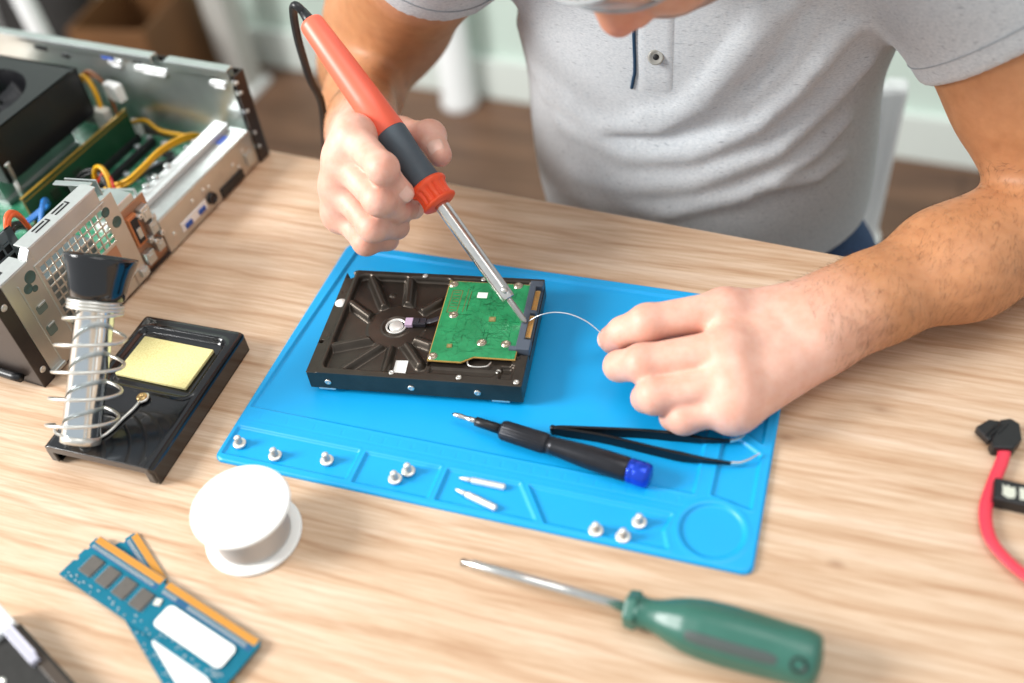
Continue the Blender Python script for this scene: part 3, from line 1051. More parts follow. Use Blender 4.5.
gp = [(0, 5.4), (0.3, 11.0), (1.2, 12.6), (2.4, 12.9)] + [(3 + q, 11.4 + 0.035 * (q - 5) ** 2) for q in range(11)] + [(14.2, 13.6), (15.5, 13.9), (17, 13.4), (18.4, 11.8)]
MB().lathe(P_(101), P_(125), gp, 96, rib=fin).build('heat_guard', mat('bright_orange_rubber', '#fd5a2e', 0.4, var=0.02), ir)
MB().lathe(P_(118), P_(165), [(0, 11.4), (2, 11.3), (12, 10.7), (24, 10.9), (36, 11.6), (44, 11.9), (45.6, 11.4)], 56).build('grip', M_dgrey, ir)
Lh = LI - 163
MB().lathe(P_(163), E_ - T_, [(0, 11.2), (0.8, 11.8), (Lh * .3, 11.3), (Lh * .7, 10.0), (Lh - 3, 9.0), (Lh - 0.8, 8.5), (Lh, 7.6), (Lh, 0.1)], 56).build('handle', M_orange, ir)
e_ = E_ - T_
cpts = [e_ - dI * 2, e_ + dI * 8, e_ + Vector((-12, 5, 9)), e_ + Vector((-18.5, 10, 0)), e_ + Vector((-24, 15.5, -22)), Vector((-213.5, 146.0, 93.3)), Vector((-214.5, 149.2, 75.3)), Vector((-215.5, 157.6, 50)), Vector((-226.5, 168, 15)), Vector((-240, 181.5, -20)), Vector((-244, 187, -44)), Vector((-248, 195, -160)), Vector((-240, 235, -400)), Vector((-200, 300, -700)), Vector((-160, 330, -760)), Vector((0, 420, -769)), Vector((300, 500, -769))]
MB().tube(spline(cpts, 10), 3.1, 12).build('power_cord', M_black, ir)
b = MB(); b.lathe(e_ - dI * 1, e_ + dI * 12, [(0, 4.4), (4, 4.0), (11, 3.2)], 20); b.build('strain_relief', M_black, ir)
# ---------------------------------------------------------------- wire from drive to fingers
wr = MB(); wr.tube(spline([(172.5, 143.8, 24.3), (180, 146, 29.5), (190, 148, 32.5), (202, 147.0, 34.0), (214, 143.5, 33.0), (224, 139.3, 29.5), (230, 136.5, 28.5)], 8), 0.42, 8)
wo = wr.build('wire', mat('thin_wire', '#cdd4da', 0.3, 0.7), None, loc=(0, 0, 0))
tag(wo, 'thin silver wire held between fingers and the end of the hard drive', 'wire')
# ---------------------------------------------------------------- open desktop computer lying on its side
pc = thing('desktop_computer', 'opened desktop computer lying on its side with bare steel panels', 'computer', (-154, 29, 0.05), (0, 0, -0.0994))
M_zinc = mat('zinc_steel', '#c9cfce', 0.30, 0.85, var=0.06, vscale=40)
M_zinc2 = mat('warm_zinc_steel', '#c7c2b8', 0.34, 0.8, var=0.06, vscale=40)
M_cover = mat('black_brown_cover', '#3c3532', 0.36, 0.45, var=0.06)
M_dark = mat('dark_gap', '#141518', 0.6)
M_mobo = NT('green_motherboard')
t = M_mobo
v = t.coord()
n_ = t.noise(v, 60, 5, 0.7)
g = t.ramp(n_, [(0.3, srgb('#0f4a34')), (0.48, srgb('#2a7d5a')), (0.66, srgb('#7fb59b'))])
t.l(g, t.b.inputs['Base Color']); t.b.inputs['Roughness'].default_value = 0.35
M_mobo = t.m
XL = -330


def px_plate(b, x, y0, y1, z0, z1, th=1.0, mi=0):
    b.box((x, (y0 + y1) / 2, (z0 + z1) / 2), (th, y1 - y0, z1 - z0), mi=mi)


# bottom, near cover, far wall
b = MB(); b.box((XL / 2, 141, 2.2), (-XL, 282, 2.4)); b.build('bottom_panel', M_cover, pc, bevel=0.6)
b = MB()
b.box((XL / 2, 0.8, 44), (-XL, 1.6, 88))
b.box((-0.7, 5.5, 44), (1.6, 11, 88))
b.build('near_cover', M_cover, pc, bevel=0.7)
for z in (14, 74):
    b = MB(); b.lathe((0.1, 5.8, z), (3, 5.8, z), [(0, 2.6), (0.5, 2.4), (0.9, 1.4), (0.5, 1.0), (0.5, 0.1)], 20); b.build('rivet', M_satin, pc)
b = MB(); b.tube([(-100, -3, 10), (-60, -3.4, 9), (-22, -3.4, 8.6), (-15, -3.0, 8.6)], 3.2, 14); b.build('rubber_foot', M_black, pc)
b = MB()
b.box((XL / 2 - 4, 285, 42), (-XL - 8, 1.4, 84))
b.build('far_wall', M_zinc, pc, bevel=0.4)
# top lip of the far wall with a gap and slots
b = MB(); b.box((-206, 283, 90.5), (248, 8, 1.4)); b.box((-206, 286.5, 86), (248, 1.4, 10)); b.box((-206, 279.4, 87.5), (248, 1.2, 6)); b.build('top_lip', M_zinc, pc, bevel=0.5)
b = MB(); b.box((-36, 283, 89.5), (64, 8, 1.4)); b.box((-36, 286.5, 85), (64, 1.4, 10)); b.box((-36, 279.4, 85.5), (64, 1.2, 8)); b.build('top_lip', M_zinc, pc, bevel=0.5)
M_wm = mat('white_metal_tab', '#f0f2f3', 0.3, 0.3)
for x, w_, z in ((-92, 34, 74), (-22, 16, 72), (-130, 14, 76)):
    b = MB(); b.box((x, 283.4, z), (w_, 2.6, 4.2)); b.box((x + w_ * .1, 282.6, z - 2.8), (w_ * .7, 1.6, 2)); b.build('pressed_tab', M_wm, pc, bevel=0.6)
for x, w_, z in ((-104, 10, 81), (-24, 8, 79), (-215, 14, 78), (-188, 8, 74)):
    b = MB(); b.box((x, 283.9, z), (w_, 1.6, 4)); b.build('slot', M_dark, pc, bevel=0.5)
b = MB(); b.box((-136, 282.6, 81), (13, 1.6, 4)); b.build('blue_clip', mat('blue_clip', '#4a6fd0', 0.4), pc, bevel=0.6)
# dark outer cover seen at the far right corner
b = MB()
b.box((1.5, 284.5, 43), (2.4, 13, 85)); b.box((-160, 291, 43), (325, 2.0, 85))
b.build('outer_cover', M_cover, pc, bevel=0.8)
for z, y in ((70, 280), (52, 280.5), (30, 281), (16, 281), (80, 279)):
    b = MB(); b.box((0.9, y, z), (3.2, 5, 4.2)); b.cyl((2, y, z), (4.3, y, z), 1.7, n=16); b.build('corner_clip', M_zinc, pc, bevel=0.5)
# tall perforated panel at the near end
b = MB()
px_plate(b, 0, 11, 42, 3, 88)
px_plate(b, 0, 42, 110, 3, 22)
px_plate(b, 0, 42, 110, 79, 95)
px_plate(b, 0, 108, 122, 3, 84)
b.faces([(0.5, 11, 88), (0.5, 36, 88), (0.5, 42, 95), (0.5, 42, 88), (-0.5, 11, 88), (-0.5, 36, 88), (-0.5, 42, 95), (-0.5, 42, 88)], [(0, 1, 2, 3), (7, 6, 5, 4), (1, 5, 6, 2)])
b.box((0.3, 98, 41), (1.2, 20, 17), mi=0)
rp = b.build('perforated_panel', M_zinc2, pc, bevel=0.3)
b = MB()
for q in range(12):
    y = 42 + 66 * q / 11
    b.box((0.1, y, 50.5), (0.9, 1.2, 58))
for q in range(10):
    z = 22 + 57 * q / 9
    b.box((0.1, 75, z), (0.9, 67, 1.2))
b.build('vent_grille', M_zinc2, rp)
b = MB(); b.box((0.75, 75.5, 82.2), (0.9, 73, 1.1)); b.box((0.75, 39.5, 51), (0.9, 1.1, 63)); b.build('raised_rib', M_zinc, rp, bevel=0.3)
b = MB(); b.box((0.75, 105, 15), (0.9, 20, 1.1)); b.build('raised_rib', M_zinc, rp, bevel=0.3)
b = MB(); b.box((0.9, 99, 41), (0.5, 13, 12)); b.build('copper_patch', mat('copper_patch', '#b98a6c', 0.45, 0.4), rp)
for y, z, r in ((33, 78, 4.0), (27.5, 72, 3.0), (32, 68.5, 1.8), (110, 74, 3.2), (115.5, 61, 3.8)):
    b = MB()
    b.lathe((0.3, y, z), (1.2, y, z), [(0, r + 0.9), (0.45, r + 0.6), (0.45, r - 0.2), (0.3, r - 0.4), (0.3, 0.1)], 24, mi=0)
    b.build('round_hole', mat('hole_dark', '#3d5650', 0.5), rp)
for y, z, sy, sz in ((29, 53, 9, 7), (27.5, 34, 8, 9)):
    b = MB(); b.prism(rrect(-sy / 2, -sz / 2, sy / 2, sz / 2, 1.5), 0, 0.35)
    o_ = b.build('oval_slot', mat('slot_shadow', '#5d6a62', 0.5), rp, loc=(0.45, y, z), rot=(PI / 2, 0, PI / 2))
    b = MB(); b.box((1.0, y + 1.2, z + sz * .42), (1.2, sy * .8, 1.4)); b.build('slot_lip', M_zinc, rp, bevel=0.3)
b = MB(); b.box((0.8, 21.5, 44), (1.0, 1.0, 70)); b.build('pressed_line', M_zinc, rp, bevel=0.2)
b = MB(); b.box((2.4, 16, 7), (4.5, 12, 3.2)); b.build('bottom_hook', M_zinc, rp, bevel=0.8)
# bright folded flange on top of the tall panel
b = MB(); b.box((-6.5, 77, 95.2), (13, 70, 1.3)); b.box((-8, 24, 88.4), (16, 26, 1.3)); b.box((-3, 39.5, 92), (8, 8, 1.3), M=Matrix.Rotation(0.75, 3, 'X'))
b.box((-12.6, 80, 91), (1.2, 60, 9))
b.build('folded_flange', mat('bright_zinc', '#cfd2d0', 0.35, 0.6, var=0.04), pc, bevel=0.5)
b = MB(); b.box((-40, 12, 88.4), (66, 22, 1.3)); b.box((-22, 112, 93.5), (30, 5, 1.3), rz=0.2); b.box((-20, 118, 87), (26, 1.2, 14), rz=0.2)
b.build('near_lip', M_zinc, pc, bevel=0.5)
for y in (64, 84):
    b = MB()
    b.box((-6.2, y, 95.95), (1.1, 14, 0.5)); b.box((-9.6, y - 1, 95.95), (1.1, 12, 0.5)); b.box((-7.9, y + 6.8, 95.95), (4.4, 1.1, 0.5))
    b.build('flange_slot', M_dark, pc)
# inner bay plate with coarse grille at the very left
b = MB()
px_plate(b, -44, 22, 30, 8, 86); px_plate(b, -44, 60, 66, 8, 86); px_plate(b, -44, 22, 66, 78, 86)
for q in range(5):
    px_plate(b, -44, 30 + q * 7.5 - 0.8, 30 + q * 7.5 + 0.8, 8, 80)
for q in range(9):
    px_plate(b, -44, 28, 62, 10 + q * 8.2, 11.8 + q * 8.2)
b.build('bay_plate', mat('grey_plate', '#7b8286', 0.4, 0.5), pc)
b = MB(); b.box((-46, 44, 50), (1.2, 42, 70)); b.build('bay_backing', M_dark, pc)
# port cluster
b = MB()
px_plate(b, -3, 122, 150, 3, 62, 1.4)
b.build('port_bracket', mat('copper_brown_panel', '#a87f63', 0.4, 0.5), pc, bevel=0.4)
b = MB(); b.box((-14, 132, 64), (22, 18, 9)); b.build('port_housing', M_zinc, pc, bevel=0.8)
b = MB(); b.box((-1, 129, 42), (4, 10, 27)); b.build('port_frame', mat('orange_copper', '#c07a4e', 0.4, 0.4), pc, bevel=0.7)
b = MB(); b.box((0.6, 129, 42), (2, 7, 22)); b.build('port_opening', M_dark, pc, bevel=0.5)
b = MB(); b.box((1.8, 129, 40), (1.6, 4.5, 9)); b.build('port_insert', M_zinc, pc, bevel=0.4)
for y, z, sy, sz in ((141, 50, 9, 12), (143, 35, 8, 11), (129, 16, 9, 11), (142, 18, 8, 9), (146, 42, 5, 6), (136, 28, 5, 5), (118, 10, 8, 7)):
    b = MB(); b.box((0.5, y, z), (5.5, sy, sz)); b.box((3.2, y, z), (1.2, sy * .55, sz * .5)); b.build('metal_port', M_zinc, pc, bevel=0.8)
for y, z in ((134, 52), (139, 24), (147, 26)):
    b = MB(); b.lathe((-1, y, z), (6, y, z), [(0, 2.5), (5, 2.5), (5.5, 1.8), (5.5, 1), (4, 0.8), (4, 0.1)], ngon=6); b.build('hex_nut', M_satin, pc)
# low section at the far end
b = MB()
px_plate(b, 0, 150, 278, 2, 33, 1.2)
b.box((-13, 214, 33), (26, 128, 1.2)); b.box((-13, 150.5, 18), (26, 1.2, 31))
b.build('low_panel', M_zinc2, pc, bevel=0.5)
b = MB(); b.box((-12, 214, 33.9), (23, 126, 0.5)); b.build('top_skin', mat('pale_zinc', '#b4b9b8', 0.4, 0.5, var=0.05), pc)
b = MB(); b.box((-22, 216, 37), (9, 118, 5)); b.box((-27, 216, 39.4), (8, 118, 1.0)); b.box((-31, 172, 37), (5, 30, 3))
b.build('slide_rail', mat('white_zinc_rail', '#cfd3d3', 0.4, 0.4), pc, bevel=1.2)
for y in (178, 190, 206):
    b = MB(); b.cyl((-30, y, 38), (-30, y, 43), 2.8, n=20, e=0.6); b.build('rail_stud', M_zinc, pc)
b = MB(); b.box((-14, 258, 34.4), (5, 12, 0.5)); b.build('blue_mark', mat('blue_mark', '#5a78d6', 0.5), pc)
b = MB(); b.box((0.9, 186, 12), (1.0, 34, 8.4)); b.build('port_plate', M_wm, pc, bevel=0.4)
for y in (177, 195):
    b = MB(); b.box((1.9, y, 11), (1.4, 8.5, 4.2)); b.build('usb_port', mat('usb_blue', '#1f4fa0', 0.4), pc, bevel=0.4)
b = MB(); b.lathe((0.4, 210, 12), (4, 210, 12), [(0, 5.2), (3, 5.0), (3.2, 4), (1.6, 3.8), (1.6, 0.1)], 28); b.build('round_port', M_black, pc)
b = MB(); b.box((1.2, 238, 7), (2.4, 32, 9)); b.build('dark_port_block', M_black, pc, bevel=0.8)
for y, z in ((262, 24), (246, 20), (252, 14), (205, 24), (212, 22), (160, 14), (190, 24)):
    b = MB(); b.lathe((0.5, y, z), (3, y, z), [(0, 1.9), (0.6, 1.9), (1.0, 1.2), (1.0, 0.1)], 16); b.build('panel_screw', M_satin, pc)
b = MB(); b.box((1.8, 266, 14), (4, 9, 12)); b.build('latch_block', M_zinc, pc, bevel=1)
# motherboard, parts on it
b = MB(); b.box((-165, 148, 5.6), (312, 262, 1.6)); mb_ = b.build('motherboard', M_mobo, pc)
rr_ = random.Random(11)
M_cap = mat('silver_cap', '#cfd6da', 0.3, 0.6)
for q in range(90):
    x, y = rr_.uniform(-112, -34), rr_.uniform(170, 272)
    k_ = rr_.random()
    b = MB()
    if k_ < 0.3:
        b.cyl((x, y, 6.2), (x, y, 6.2 + rr_.uniform(5, 9)), rr_.uniform(2.4, 3.4), n=20, e=0.4); b.build('capacitor', M_cap, mb_)
    elif k_ < 0.55:
        b.box((x, y, 7.6), (rr_.uniform(3, 9), rr_.uniform(3, 9), 2.4)); b.build('chip', M_dark, mb_, bevel=0.2)
    else:
        b.box((x, y, 7.0), (rr_.uniform(1.5, 4), rr_.uniform(1.5, 3), 1.4)); b.build('resistor', M_pin, mb_, bevel=0.2)
for x, y, sx, sy, sz in ((-128, 276, 8, 6, 16), (-54, 271, 11, 7, 14), (-45, 196, 9, 30, 8), (-66, 160, 12, 22, 7), (-100, 120, 22, 12, 9), (-92, 92, 12, 20, 10)):
    b = MB(); b.box((x, y, 6.4 + sz / 2), (sx, sy, sz)); b.build('white_connector', M_whitep, mb_, bevel=0.8)
b = MB(); b.box((-78, 232, 11), (14, 14, 9)); b.build('coil', mat('grey_coil', '#6d7478', 0.4, 0.3), mb_, bevel=2)
b = MB(); b.box((-104, 200, 10), (5, 136, 8)); b.build('memory_slot', M_dark, mb_, bevel=0.5)
b = MB(); b.box((-122, 200, 10), (6, 138, 8)); b.build('memory_slot', M_dark, mb_, bevel=0.5)
# standing memory board
b = MB(); b.box((-122, 200, 25.5), (1.4, 133, 30)); sm = b.build('memory_board', mat('dark_green_board', '#17452c', 0.35, var=0.15, vscale=60), pc)
b = MB(); b.box((-122, 200, 40.8), (2.0, 133.4, 0.8)); b.box((-121.1, 200, 37.0), (0.3, 130, 0.9)); b.box((-121.1, 133.8, 25), (0.4, 0.8, 30)); b.build('gold_rim', mat('old_gold', '#b5913a', 0.4, 0.4), sm)
for q in range(4):
    b = MB(); b.box((-121.0, 150 + q * 14, 24), (1.2, 9, 10)); b.build('memory_chip', mat('green_black_chip', '#1d2f22', 0.4), sm, bevel=0.2)
# cooler: finned heatsink and black shroud with fan
b = MB()
for q in range(22):
    b.box((-176 - q * 5.2, 200, 25), (1.2, 92, 34))
b.box((-232, 200, 9), (118, 92, 4))
b.build('heatsink', M_zinc, pc)
fanp = MB()
X0, X1, Y0, Y1, ZT, ZB = -262, -144, 146, 254, 86, 42
for x in (X0, X1):
    fanp.box((x + (1.2 if x < -200 else -1.2), (Y0 + Y1) / 2, (ZT + ZB) / 2), (2.4, Y1 - Y0, ZT - ZB))
for y in (Y0, Y1):
    fanp.box(((X0 + X1) / 2, y + (1.2 if y < 200 else -1.2), (ZT + ZB) / 2), (X1 - X0, 2.4, ZT - ZB))
ring = []
n = 48
cx, cy, R_ = (X0 + X1) / 2, (Y0 + Y1) / 2 - 8, 44
sqp = []
for i in range(n):
    a = 2 * PI * i / n
    ca, sa_ = math.cos(a), math.sin(a)
    k_ = 1 / max(abs(ca) / ((X1 - X0) / 2), abs(sa_) / ((Y1 - Y0) / 2))
    sqp.append(((X0 + X1) / 2 + ca * k_, (Y0 + Y1) / 2 + sa_ * k_))
    ring.append((cx + R_ * ca, cy + R_ * sa_))
vs = [(p[0], p[1], ZT) for p in sqp] + [(p[0], p[1], ZT) for p in ring] + [(p[0], p[1], ZB) for p in ring]
fs = []
for i in range(n):
    j = (i + 1) % n
    fs.append((i, j, n + j, n + i)); fs.append((n + i, n + j, 2 * n + j, 2 * n + i))
fanp.faces(vs, fs)
shroud = fanp.build('fan_shroud', mat('satin_black_shroud', '#1a1a1d', 0.3, var=0.1), pc, fixn=False)
b = MB(); b.cyl((cx, cy, 60), (cx, cy, 78), 17, n=40, e=1); b.build('fan_hub', M_black, pc)
for q in range(7):
    a = 2 * PI * q / 7
    vs = []
    for k_, r_ in enumerate(np.linspace(16, 41, 6)):
        w1 = 0.32 + 0.1 * k_ / 5
        for s_, z in ((-w1, 62), (w1, 76)):
            an = a + s_ + 0.05 * k_
            vs.append((cx + r_ * math.cos(an), cy + r_ * math.sin(an), z))
    b = MB(); b.faces(vs, [(2 * k_, 2 * k_ + 1, 2 * k_ + 3, 2 * k_ + 2) for k_ in range(5)], 0, True)
    o_ = b.build('fan_blade', M_black, pc, fixn=False)
    sd_ = o_.modifiers.new('thick', 'SOLIDIFY'); sd_.thickness = 1.4 * S
b = MB(); b.lathe((-146, 152, 42), (-146, 152, 60), [(0, 2)] + [(1 + q * 0.5, 2.1 if q % 2 else 3.1) for q in range(26)] + [(14.5, 3.6), (16.5, 3.6), (17, 2.4)], 20); b.cyl((-146, 152, 6), (-146, 152, 43), 1.8, n=14); b.build('spring_screw', M_satin, pc)
# leads
def lead(name, label, m, pts, r, k=1, gap=2.0):
    b = MB()
    for q in range(k):
        off = Vector((rr_.uniform(-gap, gap), rr_.uniform(-gap, gap), q * 0.8 * gap - gap * (k - 1) * 0.4))
        P = [Vector(p) + (off if 0 < i < len(pts) - 1 else off * 0.5) for i, p in enumerate(pts)]
        b.tube(spline(P, 8), r, 8)
    o = b.build(name, m, pc)
    if label: o['label'] = label
M_yel = mat('yellow_lead', '#e0a91c', 0.4)
M_blk = mat('black_lead', '#17171a', 0.4)
lead('lead', 'yellow leads along the far wall', M_yel, [(-128, 273, 22), (-110, 273, 26), (-91, 268, 22), (-66, 270, 20), (-46, 272, 16)], 1.3, 4, 1.4)
lead('lead', 'yellow leads arching over the motherboard', M_yel, [(-44, 274, 20), (-46, 256, 34), (-50, 228, 40), (-50, 200, 40), (-56, 184, 36), (-76, 178, 28), (-92, 170, 16)], 1.4, 4, 1.6)
lead('lead', None, M_blk, [(-52, 262, 12), (-66, 236, 16), (-74, 205, 18), (-70, 184, 22), (-84, 172, 14)], 1.4, 3, 1.6)
lead('lead', 'short yellow loop', M_yel, [(-96, 182, 16), (-88, 183, 40), (-76, 181, 48), (-66, 175, 40), (-62, 166, 22)], 1.5, 2, 1.4)
lead('lead', 'red lead', mat('red_lead', '#c22a20', 0.4), [(-88, 182, 30), (-76, 182, 42), (-64, 176, 40), (-58, 168, 26)], 1.3, 1)
lead('lead', None, M_blk, [(-116, 172, 18), (-104, 180, 34), (-90, 184, 38), (-76, 178, 32), (-66, 170, 14)], 1.5, 3, 2)
lead('lead', 'yellow leads beside the fan', M_yel, [(-172, 268, 56), (-158, 268, 66), (-146, 262, 58), (-142, 258, 36)], 1.4, 4, 2.0)
lead('lead', None, mat('brown_lead', '#7a4a22', 0.4), [(-168, 272, 60), (-152, 274, 68), (-136, 270, 60), (-128, 262, 36)], 1.3, 3, 2.4)
lead('lead', 'blue lead', mat('blue_lead', '#1f74c4', 0.4), [(-84, 108, 34), (-90, 128, 48), (-104, 140, 34), (-118, 128, 24), (-128, 112, 20)], 1.5, 2, 1.6)
lead('lead', None, M_blk, [(-60, 60, 40), (-72, 82, 62), (-86, 104, 46), (-110, 118, 22)], 1.6, 3, 2.6)
lead('lead', 'orange lead', mat('orange_lead', '#ef5d22', 0.4), [(-56, 62, 60), (-58, 74, 82), (-66, 88, 72), (-70, 96, 40)], 2.0, 2, 2.0)
lead('lead', 'green and yellow leads behind the grille', mat('green_lead', '#57a43c', 0.4), [(-10, 44, 30), (-9, 58, 40), (-10, 78, 34), (-14, 96, 28)], 1.5, 2, 2.4)
lead('lead', None, M_yel, [(-12, 40, 38), (-11, 56, 32), (-12, 76, 26), (-16, 98, 34)], 1.6, 3, 3)
b = MB(); b.box((-141, 257, 34), (15, 9, 20)); b.build('power_plug', mat('ivory_plastic', '#d9d6cb', 0.45), pc, bevel=1)
b = MB(); b.box((-127, 268, 57), (17, 8, 16), rz=-0.15); b.build('white_tag', M_label, pc, bevel=0.8)
b = MB(); b.box((-18, 66, 40), (26, 56, 44)); b.build('power_supply', mat('grey_psu', '#7e8a8c', 0.35, 0.6), pc, bevel=1.5)
b = MB(); b.box((-50, 160, 27), (42, 3, 40), rz=0.3); b.build('divider_plate', M_zinc, pc, bevel=0.5)
# ---------------------------------------------------------------- distance fields for the body and the clothes (numpy, mm)
def V(*a):
    return np.array(a, float)


def smin(a, b, k):
    h = np.maximum(k - np.abs(a - b), 0) / k
    return np.minimum(a, b) - h * h * k * 0.25


def smax(a, b, k):
    return -smin(-a, -b, k)


class Cone:
    """round cone: sphere ra at a, sphere rb at b; squash flattens it along a direction"""
    def __init__(s, a, b, ra, rb, k=8, flat=None, fs=1.0):
        s.a, s.b, s.ra, s.rb, s.k = np.asarray(a, float), np.asarray(b, float), ra, rb, k
        s.flat = None if flat is None else np.asarray(flat, float) / np.linalg.norm(flat)
        s.fs = fs
        s.c = (s.a + s.b) / 2
        s.R = np.linalg.norm(s.a - s.b) / 2 + max(ra, rb)

    def __call__(s, P):
        A, B = s.a, s.b
        m = 1.0
        if s.flat is not None:
            q = (P - A) @ s.flat
            P = P + np.multiply.outer(q * (1 / s.fs - 1), s.flat)
            qb = (B - A) @ s.flat
            B = B + s.flat * (qb * (1 / s.fs - 1))
            m = min(1.0, s.fs)
        ba = B - A
        l2 = ba @ ba
        pa = P - A
        t = np.clip((pa @ ba) / l2, 0, 1)
        # shift for the cone's slope
        rr = s.ra - s.rb
        L = math.sqrt(l2)
        if abs(rr) < L:
            perp = np.linalg.norm(pa - np.multiply.outer((pa @ ba) / l2, ba), axis=-1)
            t = np.clip((pa @ ba) / l2 - perp * rr / (L * math.sqrt(L * L - rr * rr)), 0, 1)
        d = np.linalg.norm(pa - np.multiply.outer(t, ba), axis=-1) - (s.ra - rr * t)
        return d * m


class Ell:
    def __init__(s, c, r, M=None, k=12):
        s.c, s.r, s.k = np.asarray(c, float), np.asarray(r, float), k
        s.M = np.eye(3) if M is None else M
        s.R = max(r)

    def __call__(s, P):
        q = (P - s.c) @ s.M
        k0 = np.linalg.norm(q / s.r, axis=-1)
        k1 = np.linalg.norm(q / (s.r ** 2), axis=-1)
        return np.where(k0 < 1e-6, -min(s.r), k0 * (k0 - 1) / np.maximum(k1, 1e-9))


def chain(prims, P, start=None):
    f = start
    c = P.reshape(-1, 3)
    lo, hi = c.min(0), c.max(0)
    for p in prims:
        d = np.linalg.norm(np.maximum(0, np.maximum(lo - p.c, p.c - hi)))
        if d > p.R + 45 and len(c) > 4:
            continue
        v = p(P)
        f = v if f is None else smin(f, v, p.k)
    return np.full(P.shape[:-1], 60.0) if f is None else f


def net(f, lo, hi, h, B=22):
    """surface nets over the blocks that the surface passes through"""
    lo, hi = np.asarray(lo, float), np.asarray(hi, float)
    n = np.ceil((hi - lo) / h).astype(int) + 2
    nb = np.ceil(n / B).astype(int)
    KY, KX = int(n[2] + 2 * B), int((n[1] + 2 * B) * (n[2] + 2 * B))
    keys, pos, quads = [], [], []
    rad = math.sqrt(3) / 2 * (B + 2) * h
    g = np.arange(B + 2)
    G = np.stack(np.meshgrid(g, g, g, indexing='ij'), -1)
    for bi in range(nb[0]):
        for bj in range(nb[1]):
            for bk in range(nb[2]):
                i0 = np.array([bi, bj, bk]) * B
                c = lo + (i0 + (B + 1) / 2) * h
                if abs(float(f(c[None, :])[0])) > rad * 1.25:
                    continue
                P = lo + (i0 + G) * h
                D = f(P)
                sgn = D < 0
                if sgn.all() or not sgn.any():
                    continue
                cs = [sgn[a:B + 1 + a, b:B + 1 + b, c_:B + 1 + c_] for a in (0, 1) for b in (0, 1) for c_ in (0, 1)]
                s_ = sum(x.astype(int) for x in cs)
                act = (s_ > 0) & (s_ < 8)
                I = np.argwhere(act)
                if not len(I):
                    continue
                acc = np.zeros((len(I), 3))
                cnt = np.zeros(len(I))
                for ax in range(3):
                    o1, o2 = [x for x in range(3) if x != ax]
                    for u in (0, 1):
                        for v in (0, 1):
                            p0 = I.copy(); p0[:, o1] += u; p0[:, o2] += v
                            p1 = p0.copy(); p1[:, ax] += 1
                            d0 = D[p0[:, 0], p0[:, 1], p0[:, 2]]
                            d1 = D[p1[:, 0], p1[:, 1], p1[:, 2]]
                            m = (d0 < 0) != (d1 < 0)
                            t = np.where(m, d0 / np.where(m, d0 - d1, 1), 0)
                            q = p0.astype(float); q[:, ax] += t
                            acc[m] += q[m]; cnt[m] += 1
                acc /= cnt[:, None]
                gi = I + i0
                key = gi[:, 0].astype(np.int64) * KX + gi[:, 1] * KY + gi[:, 2]
                keys.append(key); pos.append(lo + (i0 + acc) * h)
                for ax in range(3):
                    o1, o2 = (ax + 1) % 3, (ax + 2) % 3
                    sl0 = [slice(1, B + 1)] * 3
                    sl1 = list(sl0); sl1[ax] = slice(2, B + 2)
                    a0, a1 = sgn[tuple(sl0)], sgn[tuple(sl1)]
                    E_ = np.argwhere(a0 != a1)
                    if not len(E_):
                        continue
                    ins = a0[E_[:, 0], E_[:, 1], E_[:, 2]]
                    base = E_ + 1 + i0
                    e1, e2 = np.zeros(3, int), np.zeros(3, int)
                    e1[o1] = 1; e2[o2] = 1
                    kk = lambda A_: A_[:, 0].astype(np.int64) * KX + A_[:, 1] * KY + A_[:, 2]
                    q = np.stack([kk(base - e1 - e2), kk(base - e2), kk(base), kk(base - e1)], 1)
                    q = np.where(ins[:, None], q, q[:, ::-1])
                    quads.append(q)
    keys = np.concatenate(keys); pos = np.concatenate(pos); quads = np.concatenate(quads)
    uk, fi = np.unique(keys, return_index=True)
    pos = pos[fi]
    idx = np.searchsorted(uk, quads)
    ok = (idx < len(uk)).all(1)
    idx = idx[ok]
    ok = (uk[idx] == quads[ok]).all(1)
    return pos, idx[ok]


def relax(pos, quads, it=2, lam=0.5):
    n = len(pos)
    e = np.concatenate([quads[:, [0, 1]], quads[:, [1, 2]], quads[:, [2, 3]], quads[:, [3, 0]]])
    e = np.concatenate([e, e[:, ::-1]])
    cnt = np.bincount(e[:, 0], minlength=n)[:, None]
    for _ in range(it):
        s = np.stack([np.bincount(e[:, 0], weights=pos[e[:, 1], c], minlength=n) for c in range(3)], 1)
        pos = pos + lam * (s / np.maximum(cnt, 1) - pos)
    return pos
# ---------------------------------------------------------------- the person, as joints in mm
nrm = lambda v: v / np.linalg.norm(v)
# left arm (right side of the picture) lying on the table
LH = dict(wr=V(361, 175.6, 32), el=V(528, 330, 46), sh=V(391, 385, 228),
          im=V(300.3, 160, 46), ip=V(255.3, 140.3, 44), id=V(239.1, 139.5, 33), it=V(230.6, 140.9, 23),
          mm=V(307.3, 129.4, 43), mp=V(258.1, 112.8, 36), md=V(241.6, 116.7, 25), mt=V(242.7, 124.4, 16),
          rm=V(313.9, 110.3, 34), rp=V(269.6, 94.6, 28), rd=V(262.7, 101, 17), rt=V(272.2, 105, 12.5),
          pm=V(318.6, 99.5, 26), pp=V(288.9, 89.6, 18), pd=V(281.5, 93.5, 12), pt=V(289.9, 99.1, 10.5))
